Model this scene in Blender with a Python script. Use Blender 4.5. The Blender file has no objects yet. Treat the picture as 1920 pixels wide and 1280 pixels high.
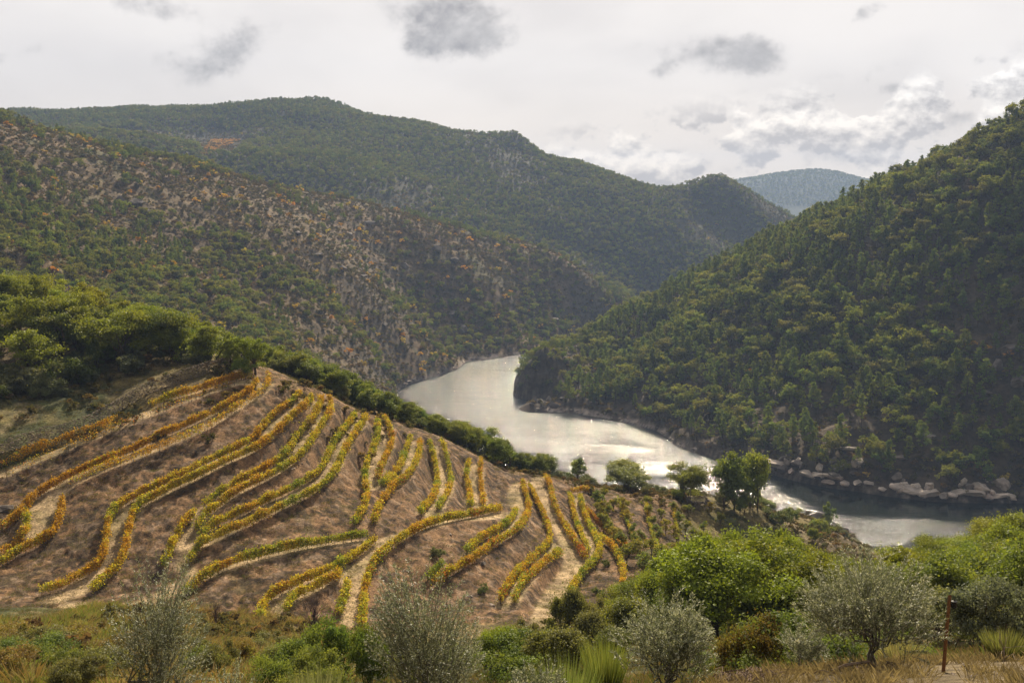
import bpy, math, random
import numpy as np
sc = bpy.context.scene
COL = sc.collection
R = math.radians
# ------------------------------------------------------------------ camera
F_PX = 1968.0; CAM_Z = 150.0; PITCH = math.atan(260/F_PX)
cam = bpy.data.cameras.new('camera'); cam.sensor_width = 36; cam.lens = 36*F_PX/1920
cam.clip_start = 0.5; cam.clip_end = 30000
cob = bpy.data.objects.new('camera', cam); COL.objects.link(cob)
cob.location = (0, 0, CAM_Z); cob.rotation_euler = (R(90)-PITCH, 0, 0)
sc.camera = cob
sc.view_settings.view_transform = 'Standard'; sc.view_settings.look = 'None'
sc.view_settings.exposure = 0.62; sc.view_settings.gamma = 1.0
sc.cycles.max_bounces = 6; sc.cycles.diffuse_bounces = 3; sc.cycles.glossy_bounces = 2
sc.cycles.transmission_bounces = 3; sc.cycles.volume_bounces = 0; sc.cycles.transparent_max_bounces = 8
sc.cycles.sample_clamp_indirect = 4.0; sc.cycles.use_denoising = True
SUN_EL, SUN_AZ = R(34), R(9)          # azimuth measured from +Y towards +X
# ------------------------------------------------------------------ world
def NT(nt):
    nt.nodes.clear()
    def n(t, **k):
        o = nt.nodes.new(t)
        for a, b in k.items():
            if a == 'inp':
                for i, v in b.items():
                    if hasattr(v, 'is_output') or isinstance(v, bpy.types.NodeSocket): nt.links.new(v, o.inputs[i])
                    else: o.inputs[i].default_value = v
            else: setattr(o, a, b)
        return o
    def m(op, a, b=0.0, c=None, clamp=False):
        o = nt.nodes.new('ShaderNodeMath'); o.operation = op; o.use_clamp = clamp
        for i, v in enumerate((a, b) if c is None else (a, b, c)):
            if isinstance(v, bpy.types.NodeSocket): nt.links.new(v, o.inputs[i])
            else: o.inputs[i].default_value = v
        return o.outputs[0]
    def mix(f, a, b, bt='MIX'):
        o = nt.nodes.new('ShaderNodeMix'); o.data_type = 'RGBA'; o.blend_type = bt
        for i, v in ((0, f), (6, a), (7, b)):
            if isinstance(v, bpy.types.NodeSocket): nt.links.new(v, o.inputs[i])
            elif i and len(v) == 3: o.inputs[i].default_value = (*v, 1)
            else: o.inputs[i].default_value = v
        return o.outputs[2]
    def ramp(f, *st):
        o = nt.nodes.new('ShaderNodeMapRange'); o.interpolation_type = 'SMOOTHSTEP'
        nt.links.new(f, o.inputs[0])
        for i, v in enumerate(st): o.inputs[i+1].default_value = v
        return o.outputs[0]
    return n, m, mix, ramp, nt.links.new

world = bpy.data.worlds.new('World'); sc.world = world; world.use_nodes = True
n, m, mix, ramp, L = NT(world.node_tree)
sky = n('ShaderNodeTexSky', sky_type='NISHITA', sun_disc=False, sun_elevation=SUN_EL, sun_rotation=SUN_AZ, dust_density=2.0)
skyc = mix(1.0, sky.outputs[0], (0.10, 0.10, 0.10), 'MULTIPLY')
tc = n('ShaderNodeTexCoord')
sep = n('ShaderNodeSeparateXYZ', inp={0: tc.outputs['Generated']})
dx, dy, dz = sep.outputs
yy = m('MAXIMUM', dy, 0.08)
u = m('DIVIDE', dx, yy); v = m('DIVIDE', dz, yy)
uv = n('ShaderNodeCombineXYZ', inp={0: u, 1: v, 2: 0.0}).outputs[0]
def wnoise(vec, sc_, det=5, rough=.55, dist=0.0, off=(0, 0, 0), stretch=(1, 1, 1)):
    mp = n('ShaderNodeMapping', inp={0: vec}); mp.inputs[1].default_value = off; mp.inputs[3].default_value = stretch
    t = n('ShaderNodeTexNoise', inp={0: mp.outputs[0]})
    t.inputs['Scale'].default_value = sc_; t.inputs['Detail'].default_value = det
    t.inputs['Roughness'].default_value = rough; t.inputs['Distortion'].default_value = dist
    return t.outputs[0]
big = wnoise(uv, 3.2, 4, .5, .3, stretch=(1, 2.2, 1))
fine = wnoise(uv, 10, 9, .6, .2, stretch=(1, 1.4, 1))
fdn = wnoise(uv, 10, 9, .6, .2, off=(.003, -.016, 0), stretch=(1, 1.4, 1))
def pxuv(px, py): return (px-960)/F_PX, (380-py)/F_PX
wa = wnoise(uv, 9, 6, .62, 0); wb = wnoise(uv, 9, 6, .62, 0, off=(5.2, 2.3, 0))
u_w = m('ADD', u, m('MULTIPLY', m('SUBTRACT', wa, .5), .11)); v_w = m('ADD', v, m('MULTIPLY', m('SUBTRACT', wb, .5), .06))
def blob(px, py, rx, ry, amp=1.0, rot=0.0):
    cu, cv = pxuv(px, py); du = m('SUBTRACT', u_w, cu); dv = m('SUBTRACT', v_w, cv)
    c, s = math.cos(rot), math.sin(rot)
    a = m('ADD', m('MULTIPLY', du, c*F_PX/rx), m('MULTIPLY', dv, s*F_PX/rx))
    b = m('ADD', m('MULTIPLY', du, -s*F_PX/ry), m('MULTIPLY', dv, c*F_PX/ry))
    r2 = m('ADD', m('MULTIPLY', a, a), m('MULTIPLY', b, b))
    return m('MULTIPLY', m('EXPONENT', m('MULTIPLY', r2, -1.0)), amp)
CL = [(850, 45, 110, 58, 1.15, 0), (800, 95, 60, 26, .7, 0), (925, 85, 60, 24, .6, 0), (310, 30, 110, 34, .6, 0), (450, 85, 110, 36, .66, .35), (370, 135, 60, 28, .5, 0),
      (1330, 115, 85, 36, .8, 0), (1430, 125, 75, 30, .75, 0), (1225, 138, 30, 26, .7, 0), (1390, 92, 50, 20, .5, 0), (1590, 44, 44, 12, .75, .2), (1665, 163, 36, 17, .65, 0),
      (20, 105, 80, 17, .5, .2), (1170, 98, 60, 20, .3, 0), (1420, 245, 75, 24, .75, 0), (1690, 245, 100, 28, .6, .1), (1885, 178, 50, 20, .65, 0),
      (1240, 292, 80, 20, .6, .1), (1540, 290, 130, 22, .6, 0), (1080, 300, 55, 16, .55, 0), (1330, 320, 100, 16, .5, 0), (1790, 215, 60, 18, .5, 0)]
acc = None
for c_ in CL:
    b_ = blob(*c_); acc = b_ if acc is None else m('ADD', acc, b_)
fine2 = wnoise(uv, 46, 6, .6, .1, stretch=(1, 1.3, 1))
turb = m('ADD', m('MULTIPLY', m('SUBTRACT', fine, .5), 2.3), m('MULTIPLY', m('SUBTRACT', fine2, .5), 1.0))
fld = m('ADD', acc, turb)
dark = m('MULTIPLY', ramp(fld, .18, 1.15, 0, 1), ramp(acc, .04, .45, 0, 1))
under = m('ADD', .62, m('MULTIPLY', m('SUBTRACT', fine, fdn), 3.2), clamp=True)
base = mix(ramp(big, .38, .66, 0, 1), (.60, .565, .54), (.51, .48, .465))
col = mix(dark, base, mix(under, (.44, .42, .41), (.205, .195, .20)))
# low bank of cumulus on the right: bright rims, grey undersides
bankm = m('MULTIPLY', ramp(m('ADD', v, m('MULTIPLY', u, -.17)), .075, .035, 0, 1), ramp(u, -.03, .06, 0, 1))
bt = wnoise(uv, 13, 7, .56, .0, off=(3.1, 1.7, 0), stretch=(1, 1.45, 1)); bt2 = wnoise(uv, 13, 7, .56, .0, off=(3.1+.003, 1.7-.010, 0), stretch=(1, 1.45, 1))
body = m('MULTIPLY', bankm, ramp(bt, .44, .50, 0, 1))
sh_ = m('ADD', .5, m('MULTIPLY', m('SUBTRACT', bt2, bt), 7.0), clamp=True)
bcol = mix(sh_, (.31, .295, .30), (.76, .725, .69))
col = mix(m('MULTIPLY', body, .95), col, bcol)
hz_w = ramp(v, .0, .14, 1, 0)
col = mix(hz_w, col, mix(1.0, col, (1.16, 1.04, .88), 'MULTIPLY'))
# the thin cloud is brightest round the sun and duller behind the viewer
sd = (math.sin(SUN_AZ)*math.cos(SUN_EL), math.cos(SUN_AZ)*math.cos(SUN_EL), math.sin(SUN_EL))
dt = n('ShaderNodeVectorMath', operation='DOT_PRODUCT', inp={0: tc.outputs['Generated'], 1: sd}).outputs['Value']
glow = m('ADD', .24, m('MULTIPLY', ramp(dt, .0, .78, 0, 1), .82))
col = mix(1.0, col, n('ShaderNodeCombineColor', inp={0: glow, 1: glow, 2: glow}).outputs[0], 'MULTIPLY')
fin = mix(.97, skyc, col)
bg = n('ShaderNodeBackground', inp={0: fin, 1: 1.0})
L(bg.outputs[0], n('ShaderNodeOutputWorld').inputs[0])
# ------------------------------------------------------------------ sun
sl = bpy.data.lights.new('sun', 'SUN'); sl.energy = 5.0; sl.angle = R(.6); sl.color = (1.0, .86, .65)
so = bpy.data.objects.new('sun', sl); COL.objects.link(so)
so.rotation_euler = (R(90)-SUN_EL, 0, math.pi-SUN_AZ)   # lamp shines from azimuth SUN_AZ towards the viewer
# ------------------------------------------------------------------ helpers
CP, SP = math.cos(PITCH), math.sin(PITCH)
def ray(px, py):
    a = (np.asarray(px, float)-960)/F_PX; b = (640-np.asarray(py, float))/F_PX
    X = a; Y = CP+b*SP; Z = -SP+b*CP
    return X/Y, Z/Y                      # per metre of forward distance
def P(px, py, Y):
    a, c = ray(px, py); return (float(a)*Y, Y, CAM_Z+float(c)*Y)
def proj(x, y, z):
    zz = z-CAM_Z; f = y*CP-zz*SP; up = y*SP+zz*CP
    f = np.where(f < .1, .1, f)
    return 960+F_PX*x/f, 640-F_PX*up/f
def _h(ix, iy, s):
    h = (ix.astype(np.int64)*374761393+iy.astype(np.int64)*668265263+s*2147483647) & 0xffffffff
    h = ((h ^ (h >> 13))*1274126177) & 0xffffffff
    h = (h ^ (h >> 16)) & 0xffffff
    return h.astype(np.float64)/0xffffff
def noise(x, y, s=0):
    x = np.asarray(x, float); y = np.asarray(y, float)
    ix = np.floor(x); iy = np.floor(y); fx = x-ix; fy = y-iy
    fx = fx*fx*fx*(fx*(fx*6-15)+10); fy = fy*fy*fy*(fy*(fy*6-15)+10)
    a = _h(ix, iy, s); b = _h(ix+1, iy, s); c = _h(ix, iy+1, s); d = _h(ix+1, iy+1, s)
    return (a+(b-a)*fx)*(1-fy)+(c+(d-c)*fx)*fy-.5
def fbm(x, y, sc_, oc=4, s=0, g=.5):
    r = 0; a = 1
    for i in range(oc):
        r = r+a*noise((x*.8+y*.6)/sc_+i*17.3, (y*.8-x*.6)/sc_-i*9.1, s+i); sc_ /= 2.03; a *= g
    return r
def sstep(a, b, x):
    t = np.clip((x-a)/(b-a), 0, 1); return t*t*(3-2*t)
def tps(pts, reg=.0):
    p = np.array(pts, float); n_ = len(p); S = 300.0
    q = p[:, :2]/S
    d = ((q[:, None]-q[None])**2).sum(-1); K = np.where(d > 0, .5*d*np.log(d+1e-12), 0)+np.eye(n_)*reg
    A = np.zeros((n_+3, n_+3)); A[:n_, :n_] = K; A[:n_, n_] = 1; A[:n_, n_+1:] = q; A[n_, :n_] = 1; A[n_+1:, :n_] = q.T
    w = np.linalg.solve(A, np.concatenate([p[:, 2], np.zeros(3)]))
    def f(x, y):
        x = np.asarray(x, float)/S; y = np.asarray(y, float)/S
        r = w[n_]+w[n_+1]*x+w[n_+2]*y
        for i in range(n_):
            dd = (x-q[i, 0])**2+(y-q[i, 1])**2+1e-12
            r = r+w[i]*.5*dd*np.log(dd)
        return r
    return f
def inpoly(poly, x, y):
    c = np.zeros(np.shape(x), bool); k = len(poly)
    for i in range(k):
        x1, y1 = poly[i]; x2, y2 = poly[(i+1) % k]
        if y1 == y2: continue
        c ^= ((y1 > y) != (y2 > y)) & (x < (x2-x1)*(y-y1)/(y2-y1)+x1)
    return c
# ------------------------------------------------------------------ relief
def W(px, py): # point on the water plane
    a, c = ray(px, py); Y = -CAM_Z/float(c); return (float(a)*Y, Y, 0.0)
def hidden(lst, k=1.18, dz=-.35):        # far side of a ridge
    return [(x*k, y*k, z+dz*y*(k-1)) for x, y, z in lst]
# near hill: viewpoint, vineyard bowl, wooded spur, neck by the ruin
near = [(0, 0, 148.2), (-30, 0, 148), (30, 0, 149), (-12, 20, 138.6), (-5, 20, 138.9), (2, 20, 139.3), (0, 9, 144.6), (-9, 9, 144.2), (9, 9, 145.3), (60, 20, 141), (-60, 20, 139)]
near += [P(*q) for q in [
    (1500, 1275, 17), (1600, 1262, 18), (1850, 1258, 18), (1750, 1240, 20), (1300, 1290, 19),
    (1500, 1272, 30), (1850, 1262, 30), (1200, 1285, 40), (800, 1290, 45), (400, 1290, 45), (50, 1270, 45),
    (60, 1200, 75), (60, 1165, 105), (250, 1190, 95), (600, 1245, 70), (650, 1215, 100), (900, 1240, 80), (1000, 1205, 110), (1150, 1225, 90), (1350, 1215, 80), (1600, 1230, 55), (1900, 1230, 55),
    (1350, 1160, 110), (1600, 1180, 90), (1850, 1170, 90),
    (0, 1130, 124), (130, 1128, 126), (240, 1136, 125), (480, 1165, 122), (700, 1175, 125), (950, 1160, 132), (1020, 1165, 133),
    (0, 1050, 138), (120, 1040, 139), (200, 1000, 143), (0, 970, 149), (0, 890, 162), (300, 900, 158), (300, 780, 178), (150, 840, 168),
    (450, 705, 197), (500, 705, 200), (450, 850, 168), (450, 980, 148), (400, 1060, 137), (560, 1080, 134), (620, 745, 201), (600, 850, 176), (600, 950, 157), (600, 1010, 147), (710, 1010, 151),
    (690, 780, 208), (750, 870, 188), (760, 815, 205), (830, 825, 216), (850, 900, 198), (900, 860, 218), (950, 885, 220), (830, 960, 172), (910, 945, 190), (850, 1050, 150), (800, 1110, 139),
    (960, 1000, 172), (950, 1080, 151), (1010, 905, 218), (1030, 895, 223), (1050, 960, 200), (1080, 1050, 172), (1050, 1100, 157), (1120, 920, 228), (1120, 1000, 198), (1170, 1090, 160), (1180, 1035, 178),
    (1200, 935, 238), (1265, 940, 245), (1250, 1000, 220), (1250, 1060, 170),
    (0, 830, 170), (200, 745, 188), (400, 675, 207), (330, 690, 205),
    (0, 780, 180), (120, 730, 192), (0, 660, 212), (200, 685, 208), (0, 580, 245), (150, 600, 240), (300, 650, 232), (430, 665, 226), (500, 690, 222), (560, 715, 219), (640, 755, 216), (760, 795, 222), (860, 838, 228), (960, 885, 232), (1060, 905, 240), (1180, 922, 250), (1300, 940, 255), (1400, 948, 262), (1450, 965, 262),
    (1360, 1010, 235), (1500, 975, 320), (1540, 985, 400), (1575, 1000, 455), (1560, 1040, 350), (1450, 1050, 235), (1350, 1100, 160), (1600, 1110, 150), (1750, 1080, 140), (1900, 1060, 130),
]]
near += [(-250, 300, 108), (-150, 300, 98), (-330, 260, 130), (-400, 330, 110), (-300, 200, 135), (-200, 160, 122), (-160, 120, 118), (-150, 400, 60), (-250, 430, 80), (-100, 320, 70), (-40, 330, 38), (-50, 400, 5), (30, 340, 25), (0, 400, -10), (-100, 480, 6), (80, 350, 22), (130, 400, 8), (60, 450, -12), (-30, 520, -12), (160, 480, -12),
         (200, 300, 25), (200, 230, 48), (120, 200, 72), (230, 400, -10), (150, 160, 90), (250, 250, 10), (300, 330, -12), (210, 160, 78), (300, 200, 20), (-60, 60, 120), (60, 60, 124), (140, 90, 112), (-120, 60, 126), (0, 700, -40), (300, 600, -40), (-300, 650, -30), (-500, 500, 60), P(1600, 1045, 300), P(1650, 1060, 300), P(1700, 1062, 250), P(1640, 1065, 220), P(1760, 1045, 250)]
f_near = tps(near, 1e-5)
# right bank
YS = 16
rs = [W(*q) for q in [(1920, 943), (1700, 935), (1560, 915), (1460, 893), (1330, 857), (1230, 808), (1130, 785), (1050, 774), (975, 764)]]
rr = [P(*q) for q in [(2300, 75, 760), (2100, 165, 760), (1920, 245, 770), (1800, 300, 800), (1700, 347, 830), (1600, 388, 860), (1500, 437, 900), (1400, 486, 930), (1300, 538, 960), (1230, 570, 970), (1150, 616, 980), (1080, 652, 960)]]
right = rs+rr+hidden(rr, 1.25, -.3)+[P(*q) for q in [(1900, 600, 620), (1700, 600, 660), (1700, 780, 580), (1500, 600, 730), (1500, 800, 610), (1300, 640, 800), (1300, 760, 700), (1150, 690, 850), (1100, 740, 775), (1000, 672, 870), (1900, 850, 545), (985, 700, 812), (1010, 745, 795)]]
right += [(1.12*x, .93*y, -14) for x, y, z in rs[:5]]+[(x-45, y-35, -12) for x, y, z in rs[5:]]+[(-25, 860, -8), (-5, 920, -10), (60, 1010, -10), (150, 1120, -12), (300, 1150, 20), (620, 560, 150), (800, 700, 210)]
right += [(q[0], q[1], -13) for q in (W(945, 700), W(905, 720), W(935, 760), W(955, 800), W(850, 740), W(985, 672), W(1100, 830), W(1250, 860))]
right += [((q-960)/F_PX*Y_*1.02, Y_, -12) for q, Y_ in ((938, 840), (945, 880), (900, 840), (930, 800), (950, 940), (985, 1000), (900, 900), (1020, 1040))]
right += [(6, 812, 6), (8, 850, 6), (30, 840, 22)]
f_right = tps(right, 1e-5)
# left bank beyond the spur
ls = [W(*q) for q in [(742, 739), (800, 711), (860, 691), (920, 674), (1020, 660)]]
lr = [P(*q) for q in [(-250, 120, 850), (-100, 170, 880), (0, 236, 900), (65, 246, 925), (140, 270, 960), (220, 293, 1000), (320, 317, 1040), (400, 329, 1080), (500, 347, 1110), (600, 370, 1140), (700, 392, 1170), (800, 422, 1190), (880, 453, 1210), (1000, 497, 1240), (1100, 538, 1270), (1170, 575, 1300), (1120, 610, 1250)]]
left = ls+lr+hidden(lr[:-1], 1.2, -.35)+[P(*q) for q in [(-200, 480, 560), (0, 470, 570), (0, 330, 730), (200, 400, 780), (200, 540, 600), (400, 480, 800), (400, 620, 600), (540, 660, 620), (640, 715, 690), (550, 550, 800), (700, 560, 920), (700, 675, 800), (850, 600, 1060), (850, 662, 1000), (950, 560, 1130), (1000, 630, 1120), (600, 450, 960)]]
left += [(-55, 760, -10), (-70, 700, -10), (-60, 640, -10), (0, 900, -12), (60, 1060, -10), (180, 1230, 8), (260, 1350, 14), (-420, 460, 110)]
left += [(q[0], q[1], -9) for q in (W(768, 742), W(756, 752), W(800, 720))]+[(-45, 905, -10), (-62, 870, -10), (-46, 880, -12), (-30, 915, -12), (-22, 960, -10), (-5, 985, -10), (15, 1010, -10)]
f_left = tps(left, 1e-5)
# far range
fr = [P(*q) for q in [(-200, 236, 2300), (0, 250, 2300), (90, 236, 2300), (160, 229, 2300), (300, 222, 2300), (420, 219, 2250), (520, 217, 2220), (600, 207, 2200), (650, 203, 2150), (720, 226, 2120), (800, 238, 2100), (880, 256, 2050), (965, 272, 2000), (1030, 308, 1990), (1150, 331, 1980), (1250, 364, 1950), (1300, 352, 1900), (1340, 345, 1880), (1385, 356, 1870), (1430, 382, 1860), (1470, 408, 1860), (1560, 450, 1900), (1700, 500, 2000)]]
far = fr+hidden(fr, 1.2, -.3)+[P(*q) for q in [(0, 280, 1500), (150, 290, 1450), (300, 270, 1700), (410, 275, 1800), (500, 330, 1500), (500, 250, 1850), (700, 380, 1500), (700, 300, 1750), (900, 440, 1500), (900, 350, 1700), (1050, 500, 1480), (1050, 400, 1650), (1200, 480, 1600), (1180, 565, 1440), (1300, 430, 1700), (1400, 470, 1720), (1100, 560, 1400)]]
far += [(-900, 1300, 60), (-500, 1300, 60), (-200, 1250, 20), (200, 1500, 0), (350, 1500, 10)]
f_far = tps(far, 1e-5)
dr = [P(*q) for q in [(1250, 372, 5600), (1330, 362, 5600), (1390, 347, 5600), (1450, 336, 5600), (1500, 331, 5600), (1545, 327, 5600), (1580, 334, 5600), (1640, 352, 5600), (1750, 372, 5600)]]
dist = dr+hidden(dr, 1.12, -.3)+[(x*.75, y*.75, 20) for x, y, z in dr]
f_dist = tps(dist, 1e-5)
EDGE = -6.0
def hills(x, y):
    x = np.asarray(x, float); y = np.asarray(y, float)
    z = np.full(x.shape, EDGE)
    r = np.hypot(x, y)
    shapes = []
    for k, f, lo, hi, amp, s in ((0, f_right, 430, 1500, 8, 5), (1, f_left, 430, 1700, 6, 9), (2, f_far, 1150, 3200, 17, 13), (3, f_dist, 3800, 6450, 30, 21)):
        mk = (r > lo) & (r < hi)
        if not mk.any(): continue
        a, b = x[mk], y[mk]; h = f(a, b)
        if k == 2:
            for (kx, ky, kY, kh, kr) in ((968, 275, 2000, 15, 38), (1335, 350, 1890, 13, 52), (615, 200, 2190, 6, 90), (790, 236, 2100, 9, 60), (1090, 322, 1985, 6, 50)):
                q_ = P(kx, ky, kY); h = h+kh*np.exp(-((a-q_[0])**2+((b-q_[1])*.6)**2)/kr**2)
        if k == 2: nz = fbm(a, b, 260, 6, s)*amp*1.15
        else: nz = fbm(a, b, 90 if k < 2 else 500, 6, s, .52)*amp
        nz = nz+(.25-np.abs(fbm(a, b, 45 if k < 2 else 120, 4, s+3)))*(3.5 if k < 2 else 9)
        fade = sstep(-4, 30, h)*(1 if k != 0 else .75)
        if k == 0: # cliff headland
            cl = np.exp(-(((a-28)/17)**2+((b-812)/30)**2)); h = h+cl*(6+12*np.abs(fbm(a, b, 9, 3, 44)))*sstep(0, 5, h)
            h = np.where(h > 0, h+3.2*sstep(0, 2.2, h)*(1+1.2*fbm(a, b, 14, 3, 31)), h)   # rocky waterline step
        if k == 1: h = np.where(h > 0, h+2.0*sstep(0, 2.0, h)*(1+1.2*fbm(a, b, 14, 3, 35)), h)
        h = h+nz*fade
        edge = np.minimum(sstep(lo, lo*1.06, r[mk]), sstep(hi, hi*.94, r[mk]))
        h = np.where(edge < 1, h*edge+EDGE*(1-edge), h)
        z[mk] = np.maximum(z[mk], h)
    return z
def base_near(x, y): return f_near(x, y)
def march(px, py, H, lift=0.0, lo=6, hi=300, nstep=700):
    a, c = ray(px, py); a = np.atleast_1d(a).astype(float); c = np.atleast_1d(c).astype(float)
    t = np.geomspace(lo, hi, nstep)
    X = a[:, None]*t; Y = np.broadcast_to(t, X.shape); Z = CAM_Z+c[:, None]*t
    G = H(X.ravel(), Y.ravel()).reshape(X.shape)+lift
    below = Z < G
    i = np.argmax(below, 1); i = np.where(below.any(1), np.maximum(i, 1), nstep-1)
    k = np.arange(len(a)); d1 = (Z-G)[k, i-1]; d2 = (Z-G)[k, i]
    w = np.clip(d1/(d1-d2+1e-9), 0, 1); tt = t[i-1]+(t[i]-t[i-1])*w
    return a*tt, tt, CAM_Z+c*tt-lift
# ------------------------------------------------------------------ vineyard layout, traced on the photograph then laid on the slope
ROWS = {
 '1a': [(0,870),(33,853),(77,837),(117,822),(160,807),(200,792),(222,786)],
 '1c': [(277,755),(300,750),(327,737),(367,728),(400,718),(440,705),(473,702)],
 '1b': [(7,887),(60,865),(120,838),(180,815),(240,788),(300,765),(350,747),(400,728),(443,712)],
 '2a': [(0,987),(20,973),(43,953),(67,923),(97,907),(117,893),(153,880),(187,863),(227,847),(253,837),(300,813),(350,792),(383,777),(417,762),(447,743),(473,727),(483,710)],
 '2c': [(47,957),(53,985),(38,1010),(15,1030),(0,1034)],
 '2b': [(0,1052),(20,1037),(43,1025),(73,1012),(100,1000),(107,980),(115,960),(117,933)],
 '2d': [(127,903),(157,890),(187,875),(217,865),(253,854),(290,839),(330,823),(367,808),(400,791),(433,768),(467,748),(493,730),(507,712),(500,697)],
 '3a': [(72,1104),(113,1095),(150,1073),(187,1057),(197,1027),(200,990),(204,963),(215,950),(243,930),(277,917),(317,897),(353,880),(383,863),(417,850),(450,833),(480,815),(493,797),(507,780),(533,760),(563,737)],
 '3b': [(172,1103),(187,1083),(217,1065),(233,1037),(240,1000),(243,977),(257,943),(283,930),(317,911),(360,893),(400,873),(433,855),(483,837),(503,820),(523,803),(540,785),(567,762),(587,742)],
 '4a': [(305,1056),(312,1045),(322,1020),(335,993),(350,970),(367,957)],
 '4c': [(380,945),(400,930),(433,907),(467,890),(500,873),(533,851),(550,827),(567,803),(587,780),(600,760),(603,745)],
 '4b': [(367,988),(372,975),(387,960),(417,937),(450,914),(493,894),(530,875),(560,855),(580,829),(595,805),(610,785),(623,765),(617,745)],
 '5a': [(375,1003),(393,983),(427,966),(467,950),(500,933),(540,916),(573,898),(600,880),(613,857),(623,833),(640,807),(657,787),(667,777)],
 '5b': [(353,1050),(373,1017),(400,1003),(433,990),(473,973),(513,953),(550,935),(587,919),(613,899),(633,875),(643,847),(657,823),(673,800),(687,780)],
 '6a': [(662,978),(680,957),(690,927),(683,893),(687,867),(700,840),(710,813),(707,787)],
 '6b': [(707,895),(715,870),(727,847),(737,823),(731,797),(720,782)],
 '7a': [(713,907),(735,893),(753,867),(762,840),(770,818)],
 '7b': [(700,975),(713,940),(737,910),(767,887),(780,865),(788,840),(787,822)],
 '8a': [(787,957),(807,937),(820,913),(820,887),(813,853),(806,825)],
 '8b': [(820,950),(837,927),(847,903),(843,877),(836,847),(827,822)],
 '9a': [(883,945),(880,913),(873,887),(880,862)],
 '9b': [(907,943),(903,913),(900,887),(902,859)],
 '10': [(677,1168),(681,1137),(683,1100),(697,1060),(715,1033),(742,1013),(773,993),(800,980),(837,969),(873,963),(907,957),(940,951)],
 '11': [(633,1147),(647,1117),(653,1085)],
 '12a': [(488,1147),(493,1128),(510,1110),(533,1097),(583,1079),(633,1057),(660,1042),(687,1022),(705,1007)],
 '12b': [(533,1143),(550,1113),(583,1099),(617,1085),(640,1070)],
 '13': [(343,1108),(367,1088),(400,1067),(433,1049),(483,1037),(533,1024),(583,1015),(633,1007),(660,1003),(690,999)],
 '14a': [(873,1030),(900,1007),(933,990),(957,973),(967,955)],
 '14b': [(813,1092),(840,1070),(887,1045),(913,1025),(940,1008),(970,990),(987,967),(993,947),(985,920),(979,902)],
 '14c': [(800,1082),(815,1067),(832,1055)],
 '15a': [(993,905),(1007,937),(1020,963),(1030,987),(1033,1010),(1007,1037),(983,1057),(960,1083),(945,1105),(937,1123)],
 '15b': [(1053,1030),(1023,1050),(997,1073),(975,1095),(963,1123)],
 '16': [(1023,889),(1033,913),(1037,940),(1053,973),(1070,1000),(1087,1027),(1100,1045)],
 '17a': [(1068,922),(1073,947),(1080,973),(1093,1007),(1104,1033)],
 '17b': [(1070,917),(1090,915),(1113,917)],
 '18': [(1087,927),(1093,953),(1103,980),(1117,1003),(1127,1027),(1117,1047),(1093,1070),(1077,1093),(1070,1107)],
 '19': [(1098,950),(1120,978),(1140,995),(1160,1010),(1183,1033)],
 '21': [(1120,930),(1128,950),(1138,972),(1152,998)],
 '22': [(1160,934),(1168,955),(1178,982),(1190,1010)],
 '23': [(1212,945),(1216,968),(1224,1000),(1232,1030)],
 '24': [(1262,946),(1266,972),(1272,1005)],
 '20': [(1123,1003),(1150,1023),(1163,1047),(1170,1073),(1167,1097)],
}
# terraces: (upper rows, lower rows) or a traced track centre line
BENCH = [(['1a','1c'],['1b']), (['2a'],['2b','2d']), (['3a'],['3b']), (['4a','4c'],['4b']), (['5a'],['5b']), (['6a'],['6b']), (['7a'],['7b']), (['8a'],['8b']), (['9a'],['9b']),
         (['12a'],['12b']), (['14a'],['14b']), (['15a'],['15b'])]
TRACKS = {  # centre line, half width in metres
 'spur': ([(1012,897),(1025,935),(1040,968),(1060,1002),(1073,1032),(1079,1055),(1066,1080),(1045,1108),(1027,1140),(1018,1165)], 2.0),
 'knoll': ([(1010,905),(975,905),(965,925),(968,945),(975,955)], 1.8),
 'mid': ([(960,962),(900,973),(850,972),(800,988),(757,1003),(720,1014),(702,1036),(680,1062),(668,1090),(662,1130),(660,1165)], 1.7),
 'row13': ([(720,1014),(660,1017),(600,1024),(540,1034),(490,1048),(440,1060),(405,1078),(352,1090),(348,1070),(345,1040),(355,1005),(375,975),(385,955)], 1.4),
 'loop': ([(1086,925),(1088,955),(1100,985),(1112,1010),(1108,1038),(1088,1062)], 1.3),
 'pad': ([(100,1122),(140,1118),(160,1098),(178,1080)], 2.0),
 'foot': ([(130,1134),(190,1140),(250,1139),(300,1120),(340,1095)], 1.6),
 'y1': ([(1143,928),(1148,955),(1160,985)], .9), 'y2': ([(1192,945),(1188,970),(1196,1000)], .9), 'y3': ([(1250,943),(1243,970),(1245,1000)], .9),
 'wide': ([(90,925),(85,950),(75,975),(60,1000)], 2.2), 'low': ([(720,1014),(660,1065),(600,1090),(545,1125)], 1.0),
}
def resample(p, step):
    p = np.asarray(p, float); d = np.r_[0, np.cumsum(np.linalg.norm(np.diff(p, axis=0), axis=1))]
    k = max(3, int(d[-1]/step)+1); t = np.linspace(0, d[-1], k)
    return np.stack([np.interp(t, d, p[:, i]) for i in range(p.shape[1])], 1)
def smooth(p, it=2):
    p = p.copy()
    for _ in range(it): p[1:-1] = (p[:-2]+2*p[1:-1]+p[2:])/4
    return p
def lay(pxs, H, lift=0.0, step=1.5, it=3):
    q = smooth(resample(pxs, 4.0), 3)
    x, y, z = march(q[:, 0], q[:, 1], H, lift)
    return smooth(resample(np.stack([x, y, z], 1), step), it)
flat = []                                # (polyline xyz, half width)
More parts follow.
